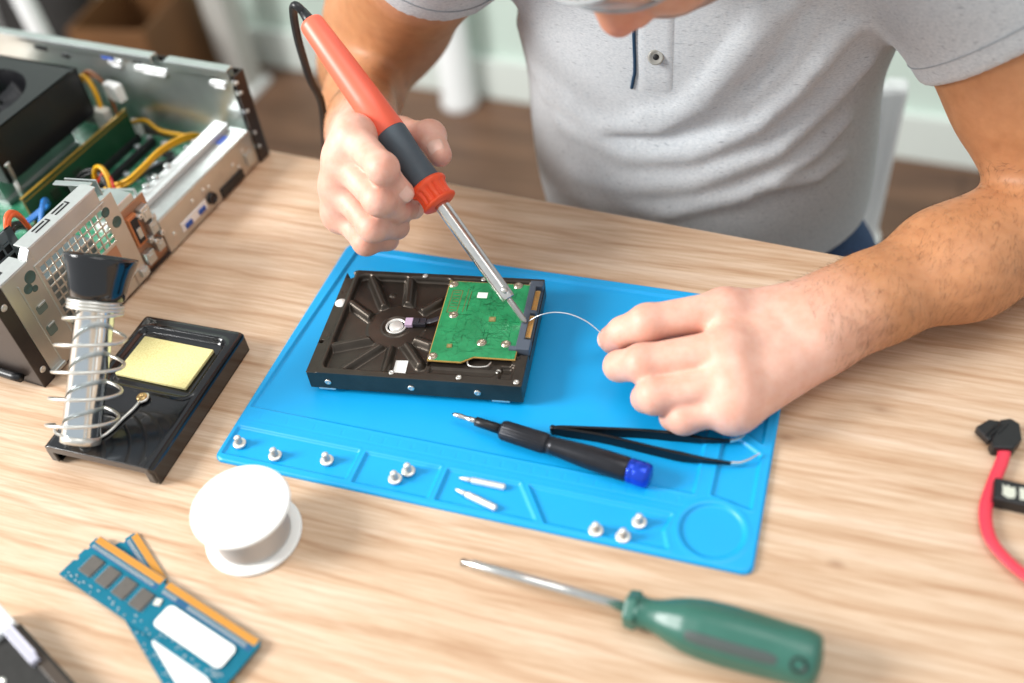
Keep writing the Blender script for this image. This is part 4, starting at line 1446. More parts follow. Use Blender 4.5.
# right arm holding the iron
RH = dict(it=V(78, 180.6, 92.2), id=V(69.8, 179.6, 103.5), ip=V(71, 172.5, 117), im=V(36.5, 202.4, 117.9),
          mt=V(72.6, 198.2, 64.0), md=V(70.8, 182.4, 74.4), mp=V(66.3, 166.7, 94.6), mm=V(28.1, 194.6, 102.3),
          rt=V(53.1, 193.5, 50.0), rd=V(65.0, 184.7, 56.3), rp=V(57.3, 165.7, 70.6), rm=V(21.5, 191.0, 80.8),
          pt=V(44.7, 192.7, 38.0), pd=V(55.3, 184.7, 42.6), pp=V(46.4, 169.5, 52.0), pm=V(17.7, 190.5, 57.0),
          tt=V(88.6, 224.6, 93.0), ti=V(72.2, 247.3, 91.5), tm=V(40.0, 262.0, 77.6), wr=V(4.5, 264.0, 70.2), el=V(-93.8, 469.5, 6), sh=V(78, 345, 232))


def finger(H, n, r, root):
    m, p, d, t = H[n + 'm'], H[n + 'p'], H[n + 'd'], H[n + 't']
    return [Cone(m, p, r * 1.14, r * 1.05, 3), Cone(p, d, r * 1.04, r * 0.92, 2.5), Cone(d, t, r * 0.90, r * 0.80, 2.5),
            Ell(p + nrm(p - (m + d) / 2) * r * 0.06, (r * 0.98, r * 0.98, r * 0.98), None, 6)]


def hand_fn(H, radii, palm, thumb):
    fs = [finger(H, n, r, None) for n, r in zip('imrp', radii)]
    allp = palm + thumb + [q for f_ in fs for q in f_]

    def fn(P):
        pl = chain(palm, P)
        out = pl
        for f_ in fs:
            out = smin(out, smin(pl, chain(f_, P), 6.0), 2.4)
        if thumb:
            out = smin(out, smin(pl, chain(thumb, P), 7.0), 2.4)
        return out
    return fn, allp


def palm_of(H, dorsal, side):
    w = H['wr']
    d = nrm(dorsal)
    im, mm_, rm, pm = (H[k] for k in ('im', 'mm', 'rm', 'pm'))
    lo = -d * 9
    out = [Cone(w + nrm(im - pm) * 14, im + lo * .25, 15, 11.5, 14), Cone(w + nrm(im - pm) * 4, mm_ + lo * .3, 15.5, 11.5, 14), Cone(w - nrm(im - pm) * 6, rm + lo * .3, 15.5, 11, 14),
           Cone(w - nrm(im - pm) * 14, pm + lo * .25, 14.5, 10.5, 14),
           Cone(w + lo * 1.2 - nrm(im - pm) * 10, (pm + rm) / 2 + lo * 1.5, 13, 11, 14), Cone(w + lo * 1.2, mm_ + lo * 1.5, 14, 11, 14)]
    for q in (im, mm_, rm, pm):   # knuckles
        out.append(Ell(q + d * 0.2, (10.2, 10.2, 10.2), None, 14))
    return out


dL = V(0.12, 0.25, 1.0)
palmL = palm_of(LH, dL, 1)
thL = [Cone(V(338, 165, 26), V(300, 156, 20), 15, 13.5, 14), Cone(V(300, 156, 20), V(262, 147, 15.5), 13, 10.6, 8), Cone(V(262, 147, 15.5), V(240, 145.5, 14.5), 10.4, 9.2, 6), Cone(V(240, 145.5, 14.5), V(230, 145, 15.5), 9.2, 8.0, 4)]
handL, primsL = hand_fn(LH, (11.3, 11.1, 10.4, 9.2), palmL, thL)
dR = nrm(np.cross(RH['im'] - RH['pm'], RH['mm'] - RH['wr']))
if dR @ V(-1, -0.3, 0) < 0:
    dR = -dR
palmR = palm_of(RH, dR, -1)
thR = [Cone(RH['wr'] + V(8, 2, 2), RH['tm'], 15, 13.5, 14), Cone(RH['tm'], RH['ti'], 12.5, 10.4, 8), Cone(RH['ti'], RH['tt'], 10.2, 8.6, 5), Ell(RH['ti'], (10.6, 10.6, 10.6), None, 5)]
handR, primsR = hand_fn(RH, (9.7, 9.9, 9.4, 8.4), palmR, thR)


def lerp(a, b, t):
    return a + (b - a) * t


def arm(H, up, lat, g=1.18):
    w, e, s = H['wr'], H['el'], H['sh']
    up = nrm(up)
    ax = nrm(e - w)
    sd = nrm(np.cross(ax, up))
    up = np.cross(sd, ax)
    q = lambda t, a=0, b=0: lerp(w, e, t) + sd * a + up * b
    r = [Cone(q(-0.04, 9.5), q(0.16, 9), 18, 18.5, 16), Cone(q(-0.04, -9), q(0.16, -9), 18, 18.5, 16),
         Cone(q(0.12, 9), q(0.45, 15), 19.5, 26, 22), Cone(q(0.12, -9), q(0.45, -11), 19, 23.5, 22),
         Cone(q(0.45, 15, 2), q(0.86, 14, 4), 27, 33, 24), Cone(q(0.45, -11, 0), q(0.86, -11, 0), 24, 30, 24),
         Cone(q(0.86, 6), e, 36, 37, 26)]
    v = lambda t, o: lerp(e, s, t) + o
    bi = nrm(np.cross(nrm(s - e), np.cross(nrm(w - e), nrm(s - e))))   # towards the inside of the elbow
    r += [Cone(e, v(0.35, bi * 4), 38 * (g + 1) / 2, 43 * g, 20), Cone(v(0.3, bi * 12), v(0.72, bi * 12), 37 * g, 43 * g, 24), Cone(v(0.25, -bi * 8), v(0.8, -bi * 10), 38 * g, 45 * g, 24),
          Cone(v(0.75, 0 * bi), s, 47, 54, 26)]
    return r


armL = arm(LH, V(0, 0, 1), 1, 1.22)
armR = arm(RH, nrm(V(-0.6, -0.5, 0.62)), -1)
# torso
C7 = V(238, 405, 285)
ctr = V(240, 425, 0)
torso = [Ell(V(239, 425, 175), (150, 100, 115), None, 40), Ell(V(234, 436, 60), (134, 95, 140), None, 60), Ell(V(239, 448, -60), (136, 104, 120), None, 60),
         Ell(V(246, 474, -188), (150, 114, 95), None, 60), Cone(V(120, 375, 236), V(355, 405, 236), 48, 48, 60),
         Cone(V(238, 410, 250), V(240, 345, 300), 62, 56, 40)]
legs = [Cone(V(172, 450, -205), V(150, 70, -215), 84, 60, 40), Cone(V(330, 450, -205), V(350, 70, -215), 84, 60, 40),
        Cone(V(150, 62, -222), V(140, 90, -660), 58, 42, 20), Cone(V(350, 62, -222), V(360, 90, -660), 58, 42, 20)]
# head: local x to the person's left, y forward, z up; the face looks down at the drive
HF = nrm(V(-0.21, -0.50, -0.84))
HU = V(-0.34, -0.765, 0.547)
HU = nrm(HU - HF * (HU @ HF))
HX = np.cross(HF, HU)
HM = np.stack([HX, HF, HU], 1)
NOSE = V(219, 217, 200)
HO = NOSE - HM @ V(0, 113, -34)
hp = lambda x, y, z: HO + HM @ V(x, y, z)
hc = lambda a, b, ra, rb, k: Cone(hp(*a), hp(*b), ra, rb, k)
he = lambda c, r, k: Ell(hp(*c), r, HM, k)
head = [he((0, -8, 38), (75, 97, 92), 20), he((0, 42, -18), (58, 52, 72), 30), he((0, 46, -56), (42, 42, 38), 30), hc((-48, 5, -46), (-16, 62, -76), 16, 13, 26), hc((48, 5, -46), (16, 62, -76), 16, 13, 26),
        hc((0, 68, -80), (0, 71, -82), 13, 12, 16), hc((-42, 66, -22), (-30, 76, -30), 13, 12, 22), hc((42, 66, -22), (30, 76, -30), 13, 12, 22), hc((-40, 82, 22), (40, 82, 22), 9, 9, 18),
        hc((0, 88, 6), (0, 103, -26), 7, 9.5, 9), hc((0, 101, -31), (0, 104.5, -33), 10.5, 9.6, 5), hc((-11, 96, -35), (-10, 99, -36), 7, 6.5, 5), hc((11, 96, -35), (10, 99, -36), 7, 6.5, 5),
        he((0, 84, -52), (26, 12, 18), 12)]
lips = [hc((-20, 86, -58), (0, 94.5, -55), 3, 4.4, 3.5), hc((20, 86, -58), (0, 94.5, -55), 3, 4.4, 3.5), hc((-18, 86, -62), (0, 93, -63.5), 3, 4.8, 3.5), hc((18, 86, -62), (0, 93, -63.5), 3, 4.8, 3.5)]
ears = [he((-78, -8, -8), (7, 17, 30), 8), he((78, -8, -8), (7, 17, 30), 8)]
neck = [Cone(V(238, 408, 262), hp(0, -22, -52), 60, 52, 36)]
eyes_s = [he((-32, 91, -1), (17, 11, 11), 4), he((32, 91, -1), (17, 11, 11), 4)]


def head_fn(P):
    f = chain(head, P)
    for e in eyes_s:
        f = smax(f, -e(P), 8)
    f = chain(lips + ears, P, f)
    line = hc((-19, 92, -59.5), (19, 92, -59.5), 1.0, 1.0, 1)
    f = smax(f, -line(P), 2.5)
    for s_ in (-1, 1):
        f = smax(f, -hc((s_ * 6, 104, -41.5), (s_ * 7, 98, -39), 2.4, 2.4, 1)(P), 2)
        f = smin(f, he((s_ * 32, 76, -1), (13, 12.4, 12.4), 3)(P), 2)
    return f


CREASES = []
for H_, dd_, rr_c in ((LH, dL, (11.3, 11.1, 10.4, 9.2)), (RH, V(0.35, -0.62, 0.7), (9.7, 9.9, 9.4, 8.4))):
    for n_c, r_c in zip('imrp', rr_c):
        for a_c, b_c, offs in (('m', 'p', (-2.6, 0.2, 2.8)),):
            ax_c = nrm(H_[n_c + 'p'] - H_[n_c + 'm'])
            dn_c = nrm(dd_ - ax_c * (dd_ @ ax_c))
            sd_c = np.cross(ax_c, dn_c)
            for o_c in offs:
                c_c = H_[n_c + 'p'] + ax_c * o_c + dn_c * (r_c * 1.04)
                CREASES.append((c_c - sd_c * r_c * 0.42 - dn_c * 1.0, c_c + sd_c * r_c * 0.42 - dn_c * 1.0))


def skin_fine(P):
    f = smin(handL(P), chain(armL, P), 14)
    g = smin(handR(P), chain(armR, P), 14)
    f = np.minimum(f, g)
    c = P.reshape(-1, 3)
    lo, hi = c.min(0), c.max(0)
    for a, b in CREASES:
        m = (a + b) / 2
        if np.linalg.norm(np.maximum(0, np.maximum(lo - m, m - hi))) > 12:
            continue
        ba = b - a
        t = np.clip(((P - a) @ ba) / (ba @ ba), 0, 1)
        d = np.linalg.norm(P - a - np.multiply.outer(t, ba), axis=-1)
        f = f + 0.55 * np.exp(-(d / 1.3) ** 2)
    return f


def skin_coarse(P):
    return chain(torso + neck + legs + armL[-3:] + armR[-3:], P)


# ---------------------------------------------------------------- clothes
def sleeve_axis(H):
    return H['el'], H['sh']


FOLDS = []   # polylines of creases on the shirt front: (points, width, height)


def shirt_base(P):
    f = chain(torso[:4] + [torso[4]], P) - 10
    f = smin(f, chain([Cone(V(238, 440, -10), V(243, 450, -80), 112, 118, 40, flat=(0, 1, 0), fs=0.9)], P) - 6, 40)
    for H, t0 in ((LH, 0.49), (RH, 0.72)):
        e, s = H['el'], H['sh']
        a = lerp(e, s, t0)
        sl = smin(chain(armL[-4:] if H is LH else armR[-4:], P) - 7, Cone(a, s, 59, 63, 40)(P), 10)
        ax = nrm(s - e)
        sl = smax(sl, -((P - lerp(e, s, t0 + 0.05)) @ ax), 3)
        f = smin(f, sl, 26 if H is LH else 14)
    return f


def shirt_fn(P):
    f = shirt_base(P)
    for pts, wd, ht in FOLDS:
        d = np.full(P.shape[:-1], 1e6)
        for a, b in zip(pts[:-1], pts[1:]):
            a, b = np.asarray(a, float), np.asarray(b, float)
            ba = b - a
            t = np.clip(((P - a) @ ba) / (ba @ ba), 0, 1)
            d = np.minimum(d, np.linalg.norm(P - a - np.multiply.outer(t, ba), axis=-1))
        f = f - ht * 1.7 * np.exp(-(d / (wd * 0.85)) ** 2)
    # hem, sleeve mouths and collar
    f = smax(f, -(P[..., 2] + 88 + 5 * np.sin(P[..., 0] / 34)), 3)
    for H, t0 in ((LH, 0.49), (RH, 0.72)):
        e, s = H['el'], H['sh']
        ax = nrm(s - e)
        q = (P - lerp(e, s, t0 + 0.05)) @ ax
        rd = np.linalg.norm(P - e - np.multiply.outer((P - e) @ ax, ax), axis=-1)
        f = np.maximum(f, -np.maximum(q, rd - 90))
        f = smax(f, -np.maximum(rd - 58, q - 12), 1.5)
    nk = Cone(V(238, 400, 300), V(238, 330, 330), 74, 74)(P)
    f = smax(f, -nk, 4)
    return f


def jeans_fn(P):
    f = chain([torso[2], torso[3]] + legs, P) - 5
    f = smax(f, P[..., 2] + 78, 4)
    return smax(f, -(P[..., 2] + 700), 3)
FOLDS.append(([(125, 369, 59), (153, 348, 58), (177, 336, 52), (202, 329, 61), (225, 325, 67), (241, 323, 80), (256, 322, 92), (267, 320, 110), (277, 320, 126), (290, 320, 147), (302, 322, 166)], 9, 4.5))
FOLDS.append(([(141, 356, 39), (172, 338, 40), (200, 327, 35), (226, 323, 41), (250, 323, 45), (273, 326, 57), (295, 331, 68), (308, 334, 84), (321, 337, 99), (333, 338, 122), (343, 342, 143)], 9, 4.5))
FOLDS.append(([(153, 346, -3), (186, 329, 1), (220, 321, 13), (252, 320, 20), (282, 326, 34), (312, 336, 44), (328, 345, 61), (344, 353, 78), (355, 358, 94), (365, 363, 108)], 10, 4))
FOLDS.append(([(159, 343, -24), (198, 326, -14), (232, 319, -12), (263, 320, 1), (292, 326, 8), (318, 336, 24), (342, 352, 36), (352, 360, 46), (361, 369, 55)], 9, 3.5))
FOLDS.append(([(115, 377, 73), (136, 357, 72), (153, 347, 66)], 8, 3))
FOLDS.append(([(122, 376, -32), (151, 349, -27), (175, 336, -34), (200, 326, -31), (223, 322, -31)], 8, 3))
FOLDS.append(([(209, 327, 73), (225, 324, 80), (241, 323, 86), (252, 320, 102), (263, 319, 117), (273, 318, 135), (283, 319, 151), (289, 319, 163), (294, 320, 174)], 6, 3.5))
FOLDS.append(([(333, 339, 120), (341, 342, 133), (350, 345, 146), (359, 350, 152), (368, 352, 159)], 8, 4))
FOLDS.append(([(315, 334, 15), (330, 342, 14), (345, 352, 12), (355, 360, 17), (366, 371, 21)], 8, 3))
FOLDS.append(([(285, 325, 103), (295, 325, 116), (305, 326, 129), (313, 327, 147), (322, 329, 164)], 7, -3.5))
FOLDS.append(([(182, 334, 46), (204, 328, 50), (225, 324, 53), (245, 324, 63), (265, 325, 71)], 6, -3))
# ---------------------------------------------------------------- build the person
def mesh_obj(name, pos, quads, m, parent=None):
    me = bpy.data.meshes.new(name)
    me.vertices.add(len(pos)); me.vertices.foreach_set('co', (pos * S).astype(np.float32).ravel())
    me.loops.add(len(quads) * 4); me.loops.foreach_set('vertex_index', quads.astype(np.int32).ravel())
    me.polygons.add(len(quads))
    me.polygons.foreach_set('loop_start', np.arange(0, len(quads) * 4, 4, dtype=np.int32))
    me.polygons.foreach_set('loop_total', np.full(len(quads), 4, dtype=np.int32))
    me.polygons.foreach_set('use_smooth', np.ones(len(quads), bool))
    me.update(calc_edges=True)
    me.validate()
    for x in (m if isinstance(m, list) else [m]):
        me.materials.append(x)
    o = bpy.data.objects.new(name, me)
    COL.objects.link(o)
    if parent: o.parent = parent
    return o


# skin
t = NT('skin')
v = t.coord()
at = t.n('ShaderNodeAttribute', attribute_name='tone')
sep = t.n('ShaderNodeSeparateColor')
t.l(at.outputs['Color'], sep.inputs[0])
n1 = t.noise(v, 90, 4, 0.6)
n2 = t.noise(v, 600, 3, 0.6)
base = t.ramp(n1, [(0.3, srgb('#b57c54')), (0.7, srgb('#c58c62'))])
handc = t.ramp(n1, [(0.3, srgb('#e2ab95')), (0.7, srgb('#edc0ad'))])
c = t.mix(sep.outputs[0], base, handc)
c = t.mix(sep.outputs[1], c, srgb('#d98370'))
st_ = t.ramp(t.noise(v, 1300, 2, 0.6), [(0.42, srgb('#46301f')), (0.58, srgb('#a87a5e'))])
c = t.mix(sep.outputs[2], c, st_)
t.l(c, t.b.inputs['Base Color'])
t.b.inputs['Roughness'].default_value = 0.48
t.b.inputs['Specular IOR Level'].default_value = 0.4
t.b.inputs['Subsurface Weight'].default_value = 0.18
t.b.inputs['Subsurface Radius'].default_value = (0.006, 0.0025, 0.0012)
t.b.inputs['Subsurface Scale'].default_value = 1.0
vo = t.n('ShaderNodeTexVoronoi', feature='DISTANCE_TO_EDGE')
vo.inputs['Scale'].default_value = 700
t.l(v, vo.inputs['Vector'])
t.bump(t.mix(0.5, n2, vo.outputs['Distance']), 0.16, 0.0006)
M_skin = t.m

person = thing('person', 'person in a grey short sleeved shirt bending over the table, holding the iron', 'person', (250, 470, -750))
OFF = V(250, 470, -750)
parts = []
p1, q1 = net(handL, (205, 60, -6), (345, 200, 66), 1.25) if False else (None, None)
hres = 1.6
pa, qa = net(skin_fine, (195, 55, -8), (600, 420, 270), hres)
pb, qb = net(skin_fine, (-160, 130, -60), (195, 540, 270), hres)
pc_, qc = net(head_fn, HO - 150, HO + 150, 2.0)
pd_, qd = net(skin_coarse, (20, 10, -740), (470, 620, 340), 9.0)
allv = np.concatenate([relax(pa, qa, 2, 0.4), relax(pb, qb, 2, 0.4), relax(pc_, qc, 1, 0.4), relax(pd_, qd, 2)])
o1, o2, o3 = len(pa), len(pa) + len(pb), len(pa) + len(pb) + len(pc_)
allq = np.concatenate([qa, qb + o1, qc + o2, qd + o3])
body = mesh_obj('body', allv - OFF, allq, M_skin, person)
# tone: r = paler hand and face, g = redder knuckles / tips / nose, b = beard stubble
tone = np.zeros((len(allv), 4), np.float32); tone[:, 3] = 1


def near(c, r):
    return np.exp(-(np.linalg.norm(allv - c, axis=1) / r) ** 2)


for H in (LH, RH):
    ax = nrm(H['el'] - H['wr'])
    s_ = (allv - H['wr']) @ ax
    dd = np.linalg.norm(allv - H['wr'], axis=1)
    tone[:, 0] = np.maximum(tone[:, 0], np.clip(0.55 - s_ / 60, 0, 1) * (dd < 165))
    for k_, w_ in (('im', .45), ('mm', .45), ('rm', .4), ('pm', .4), ('ip', .35), ('mp', .4), ('rp', .4), ('pp', .4), ('it', .35), ('mt', .3), ('rt', .3), ('tt', .45), ('ti', .25), ('id', .2), ('md', .2), ('rd', .2)):
        if k_ in H:
            tone[:, 1] = np.maximum(tone[:, 1], w_ * near(H[k_] + (nrm(V(0, -0.3, 1)) * 5 if k_[1] in 'mp' else 0), 10))
loc_h = (allv - HO) @ HM
hd_m = np.arange(len(allv)) >= o2
hd_m &= np.arange(len(allv)) < o3
tone[hd_m, 0] = 0.35
tone[:, 1] = np.maximum(tone[:, 1], hd_m * 0.55 * near(NOSE, 24))
tone[:, 1] = np.maximum(tone[:, 1], hd_m * 0.8 * (np.exp(-((loc_h[:, 2] + 60) / 6) ** 2) * (np.abs(loc_h[:, 0]) < 22) * (loc_h[:, 1] > 84)))
be = hd_m & (loc_h[:, 1] > -10) & (loc_h[:, 2] < -38)
lipm = np.exp(-((loc_h[:, 2] + 60) / 7) ** 2) * (np.abs(loc_h[:, 0]) < 23)
bw = np.clip((-36 - loc_h[:, 2] + np.abs(loc_h[:, 0]) * 0.5 - 6) / 12, 0, 1) * (1 - lipm)
tone[:, 2] = np.where(be, bw * 0.8, 0)
ca = body.data.color_attributes.new('tone', 'FLOAT_COLOR', 'POINT')
ca.data.foreach_set('color', tone.ravel())

# nails
M_nail = mat('nail', '#eec3b2', 0.25, var=0.03, sss=0.1)


def nail(H, n, r, dorsal, name='fingernail', ln=5.8, wd=0.95, shift=0.1):
    a, b = (H[n + 'd'], H[n + 't']) if n != 't' else (H['ti'], H['tt'])
    ax = nrm(b - a)
    d = nrm(dorsal - ax * (np.asarray(dorsal) @ ax))
    sd = np.cross(ax, d)
    c = b + ax * (shift * r)
    vs, fs = [], []
    m, k = 12, 12
    for i in range(m + 1):
        u = -1 + 2 * i / m
        for j in range(k + 1):
            w_ = -1 + 2 * j / k
            e = (abs(u) ** 3.2 + abs(w_) ** 3.2)
            sq = 1 / max(1, (abs(u) ** 4 + abs(w_) ** 4) ** 0.25)
            uu, ww = u * sq, w_ * sq
            th = ww * wd
            tip_drop = max(0, uu) ** 2 * r * 0.22
            rr = r * 1.0 + 0.45 - tip_drop - 0.8 * max(abs(u), abs(w_)) ** 10
            q = c + ax * (uu * ln) + (d * math.cos(th) + sd * math.sin(th)) * rr
            vs.append(tuple(q - OFF))
    for i in range(m):
        for j in range(k):
            fs.append((i * (k + 1) + j, i * (k + 1) + j + 1, (i + 1) * (k + 1) + j + 1, (i + 1) * (k + 1) + j))
    b_ = MB(); b_.faces(vs, fs, 0, True)
    return b_.build(name, M_nail, person)


camd = nrm(V(348, -307, 503) - RH['it'])
nail(RH, 'i', 7.8, camd + V(0.15, 0, 0), 'fingernail', 5.2, 0.75)
nail(RH, 't', 8.6, nrm(V(348, -307, 503) - RH['tt']) + V(-0.1, 0.1, 0), 'thumbnail', 6.8, 0.85, -0.2)
nail(RH, 'm', 8.2, V(0.6, -0.6, 0.2))
nail(LH, 'i', 8.3, V(-0.9, -0.2, 0.15))
nail(LH, 'm', 8.1, V(-0.8, -0.5, -0.3))

# arm hair: short thin hairs on the forearms
rh = random.Random(21)
vs, fs = [], []
sel = np.arange(len(allv)) < o2
F_ = skin_fine
cnt = 0
for H, N_ in ((LH, 3600), (RH, 1100)):
    ax = nrm(H['el'] - H['wr'])
    ids = np.nonzero(sel & (((allv - H['wr']) @ ax) > -14) & (((allv - H['wr']) @ ax) < 205) & (np.linalg.norm(allv - H['wr'] - ((allv - H['wr']) @ ax)[:, None] * ax, axis=1) < 50))[0]
    pick = np.array([ids[rh.randrange(len(ids))] for _ in range(N_)])
    Pp = allv[pick]
    e = 0.6
    N = np.stack([F_(Pp + V(e, 0, 0)) - F_(Pp - V(e, 0, 0)), F_(Pp + V(0, e, 0)) - F_(Pp - V(0, e, 0)), F_(Pp + V(0, 0, e)) - F_(Pp - V(0, 0, e))], 1)
    N /= np.linalg.norm(N, axis=1)[:, None]
    for p_, n_ in zip(Pp, N):
        if n_[2] < -0.35:
            continue
        tg = -ax * 0.7 + np.cross(ax, n_) * rh.choice((0.5, 0.7, 0.9)) + V(rh.uniform(-.4, .4), rh.uniform(-.4, .4), rh.uniform(-.3, .3))
        tg = nrm(tg - n_ * (tg @ n_))
        L = rh.uniform(3.5, 8.5)
        wv = nrm(np.cross(tg, n_)) * 0.06
        b0 = len(vs)
        for k_, tt_ in enumerate((0, 0.5, 1.0)):
            q = p_ + tg * (L * tt_) + n_ * (L * (0.25 * tt_ + 0.02) - 0.1) - OFF
            ww = 1 - 0.6 * tt_
            for a_ in range(3):
                an = 2 * PI * a_ / 3
                vs.append(tuple(q + (wv * math.cos(an) + n_ * 0.06 * math.sin(an)) * ww))
        for k_ in range(2):
            for a_ in range(3):
                j = (a_ + 1) % 3
                fs.append((b0 + k_ * 3 + a_, b0 + k_ * 3 + j, b0 + k_ * 3 + 3 + j, b0 + k_ * 3 + 3 + a_))
b = MB(); b.faces(vs, fs)
o_ = b.build('arm_hair', mat('dark_hair', '#4a3020', 0.5), person, fixn=False)
o_['kind'] = 'stuff'

# shirt
t = NT('heather_jersey')
v = t.coord()
vh = t.coord(scale=(1, 1, 3.2))
n1 = t.noise(vh, 420, 3, 0.65)
n2 = t.noise(t.coord(scale=(0.5, 0.5, 3.0)), 330, 2, 0.5)
c = t.ramp(n1, [(0.28, srgb('#abb2b8')), (0.5, srgb('#c2c7cb')), (0.75, srgb('#d3d6d8'))])
fl = t.ramp(n2, [(0.27, (0.7, 0.7, 0.7, 1)), (0.36, (0, 0, 0, 1))])
c = t.mix(fl, c, srgb('#7f858e'))
t.l(c, t.b.inputs['Base Color'])
t.b.inputs['Roughness'].default_value = 0.9
t.b.inputs['Sheen Weight'].default_value = 0.2
t.bump(t.noise(v, 900, 2), 0.12, 0.0005)
M_shirt = t.m
ps, qs = net(shirt_fn, (-60, 200, -120), (560, 600, 360), 3.4)
shirt = mesh_obj('shirt', relax(ps, qs, 2, 0.5) - OFF, qs, M_shirt, person)


def surf(p, d, fn, lift=0.0):
    """walks from p along d onto the surface of fn"""
    p, d = np.asarray(p, float), nrm(np.asarray(d, float))
    for _ in range(60):
        s_ = float(fn(p[None, :])[0])
        p = p + d * (s_ * 0.85)
    return p - d * lift


# button placket, navy piping, button
inw = nrm(V(-0.15, 0.93, -0.33))
M_navy = mat('navy_piping', '#173a56', 0.8)
pip = [surf((x, 280, z), inw, shirt_fn, 0.6) - OFF for x, z in ((213.5, 206), (213.0, 182), (212.8, 158), (213.2, 130), (211.8, 120), (210.6, 113))]
b = MB(); b.tube(spline(pip, 8), 1.25, 8); b.build('placket_piping', M_navy, shirt)
vs, fs = [], []
for i in range(13):
    for j in range(9):
        x, z = 214.5 + 27.5 * j / 8, 109 + 100 * i / 12
        vs.append(tuple(surf((x, 280, z), inw, shirt_fn, 1.1 if 0 < j < 8 and i > 0 else -0.6) - OFF))
for i in range(12):
    for j in range(8):
        fs.append((i * 9 + j, i * 9 + j + 1, (i + 1) * 9 + j + 1, (i + 1) * 9 + j))
b = MB(); b.faces(vs, fs, 0, True); b.build('placket', M_shirt, shirt)
bp_ = surf((228.5, 280, 142), inw, shirt_fn, 1.2)
bo = bp_ - OFF
bn = Vector(-inw)
b = MB(); b.lathe(Vector(bo) , Vector(bo) + bn * 4, [(0, 5.6), (1.2, 5.8), (2.2, 5.2), (2.4, 4.4), (1.6, 3.4), (1.5, 2.0), (1.5, 0.1)], 28); b.build('button', mat('pale_button', '#9d9c96', 0.3), shirt)
b = MB(); b.lathe(Vector(bo) + bn * 1.45, Vector(bo) + bn * 4, [(0, 2.2), (0.3, 2.1), (0.35, 0.1)], 16); b.build('button_thread', M_dark, shirt)
# stitched seams of sleeve mouths and placket edge
M_seam = mat('seam_thread', '#9aa0a6', 0.9)
for H, t0 in ((LH, 0.54), (RH, 0.77)):
    e_v, s_v = H['el'], H['sh']
    ax = nrm(s_v - e_v); cc_ = lerp(e_v, s_v, t0) + ax * 16
    uu = nrm(np.cross(ax, V(0, 0, 1))); vv = np.cross(uu, ax)
    pts = [surf(cc_ + (uu * math.cos(a) + vv * math.sin(a)) * 80, -(uu * math.cos(a) + vv * math.sin(a)), (lambda P, H=H, e_v=e_v, s_v=s_v: smin(chain(armL[-4:] if H is LH else armR[-4:], P) - 7, Cone(e_v, s_v, 59, 63, 40)(P), 10)), 0.0) - OFF for a in np.linspace(0, 2 * PI, 49)]
    b = MB(); b.tube(pts, 0.45, 6); b.build('sleeve_seam', M_seam, shirt)

pj_, qj = net(jeans_fn, (20, -20, -720), (480, 620, -60), 8.0)
t = NT('denim')
v = t.coord()
t.l(t.ramp(t.noise(t.coord(scale=(1, 1, 0.3)), 500, 3, 0.7), [(0.3, srgb('#1d2f4a')), (0.7, srgb('#33507a'))]), t.b.inputs['Base Color'])
t.b.inputs['Roughness'].default_value = 0.9
mesh_obj('jeans', relax(pj_, qj, 2) - OFF, qj, t.m, person)
M_shoe = mat('shoe_leather', '#2b2624', 0.5)
for x in (140, 360):
    f = lambda P, x=x: smax(chain([Cone(V(x, 95, -700), V(x, 20, -722), 42, 32, 20), Cone(V(x, 20, -722), V(x, -55, -730), 34, 24, 20)], P), -(P[..., 2] + 749), 3)
    ps_, qs_ = net(f, (x - 60, -100, -760), (x + 60, 160, -640), 5)
    mesh_obj('shoe', ps_ - OFF, qs_, M_shoe, person)

# hair
def hair_fn(P):
    f = Ell(HO + HM @ V(0, -12, 42), (80, 101, 96), HM)(P)
    q = (P - HO) @ HM
    cut = np.maximum(np.maximum(q[..., 1] - 62 - 0.25 * (q[..., 2] - 60), -(q[..., 2] - 18) - np.clip(-q[..., 1] - 10, 0, 60) * 0.9), 0)
    d = (q[..., 1] - 66 - 0.2 * (q[..., 2] - 60))
    e = (12 - q[..., 2]) - np.clip(-q[..., 1] - 12, 0, 70) * 0.95
    w_ = 1.3 * np.sin(q[..., 0] / 3.1 + 1.5 * np.sin(q[..., 1] / 17)) * np.cos(q[..., 1] / 23 + q[..., 0] / 40) + 1.0 * np.sin(q[..., 0] / 1.9 + q[..., 2] / 9)
    return smax(smax(f + w_, d, 8), e, 8)


ph, qh = net(hair_fn, HO - 160, HO + 160, 2.2)
t = NT('brown_hair')
t.l(t.ramp(t.noise(t.coord(scale=(1, 0.2, 1)), 900, 3, 0.7), [(0.3, srgb('#2a1c14')), (0.7, srgb('#4d3526'))]), t.b.inputs['Base Color'])
t.b.inputs['Roughness'].default_value = 0.6
t.bump(t.noise(t.coord(scale=(1, 0.15, 1)), 900, 3), 0.8, 0.002)
mesh_obj('hair', ph - OFF, qh, t.m, person)
M_eye = mat('eye_white', '#e9e6e0', 0.2)
M_iris = mat('iris', '#3d2a1c', 0.2)
for s_ in (-1, 1):
    a = Vector(HO + HM @ V(s_ * 32, 78.5, -1) - OFF); dv_ = Vector(HM @ V(0, 1, 0))
    b = MB()
    b.lathe(a, a + dv_ * 12, [(0, 11.5), (4, 11.0), (7, 9.3), (9.3, 6.6), (10.6, 3.2), (10.9, 0.1)], 28)
    o_ = b.build('eye', M_eye, person)
    b = MB(); b.lathe(a + dv_ * 9.6, a + dv_ * 14, [(0, 5.8), (0.6, 5.0), (1.5, 2.5), (1.6, 0.1)], 24); b.build('iris', M_iris, o_)

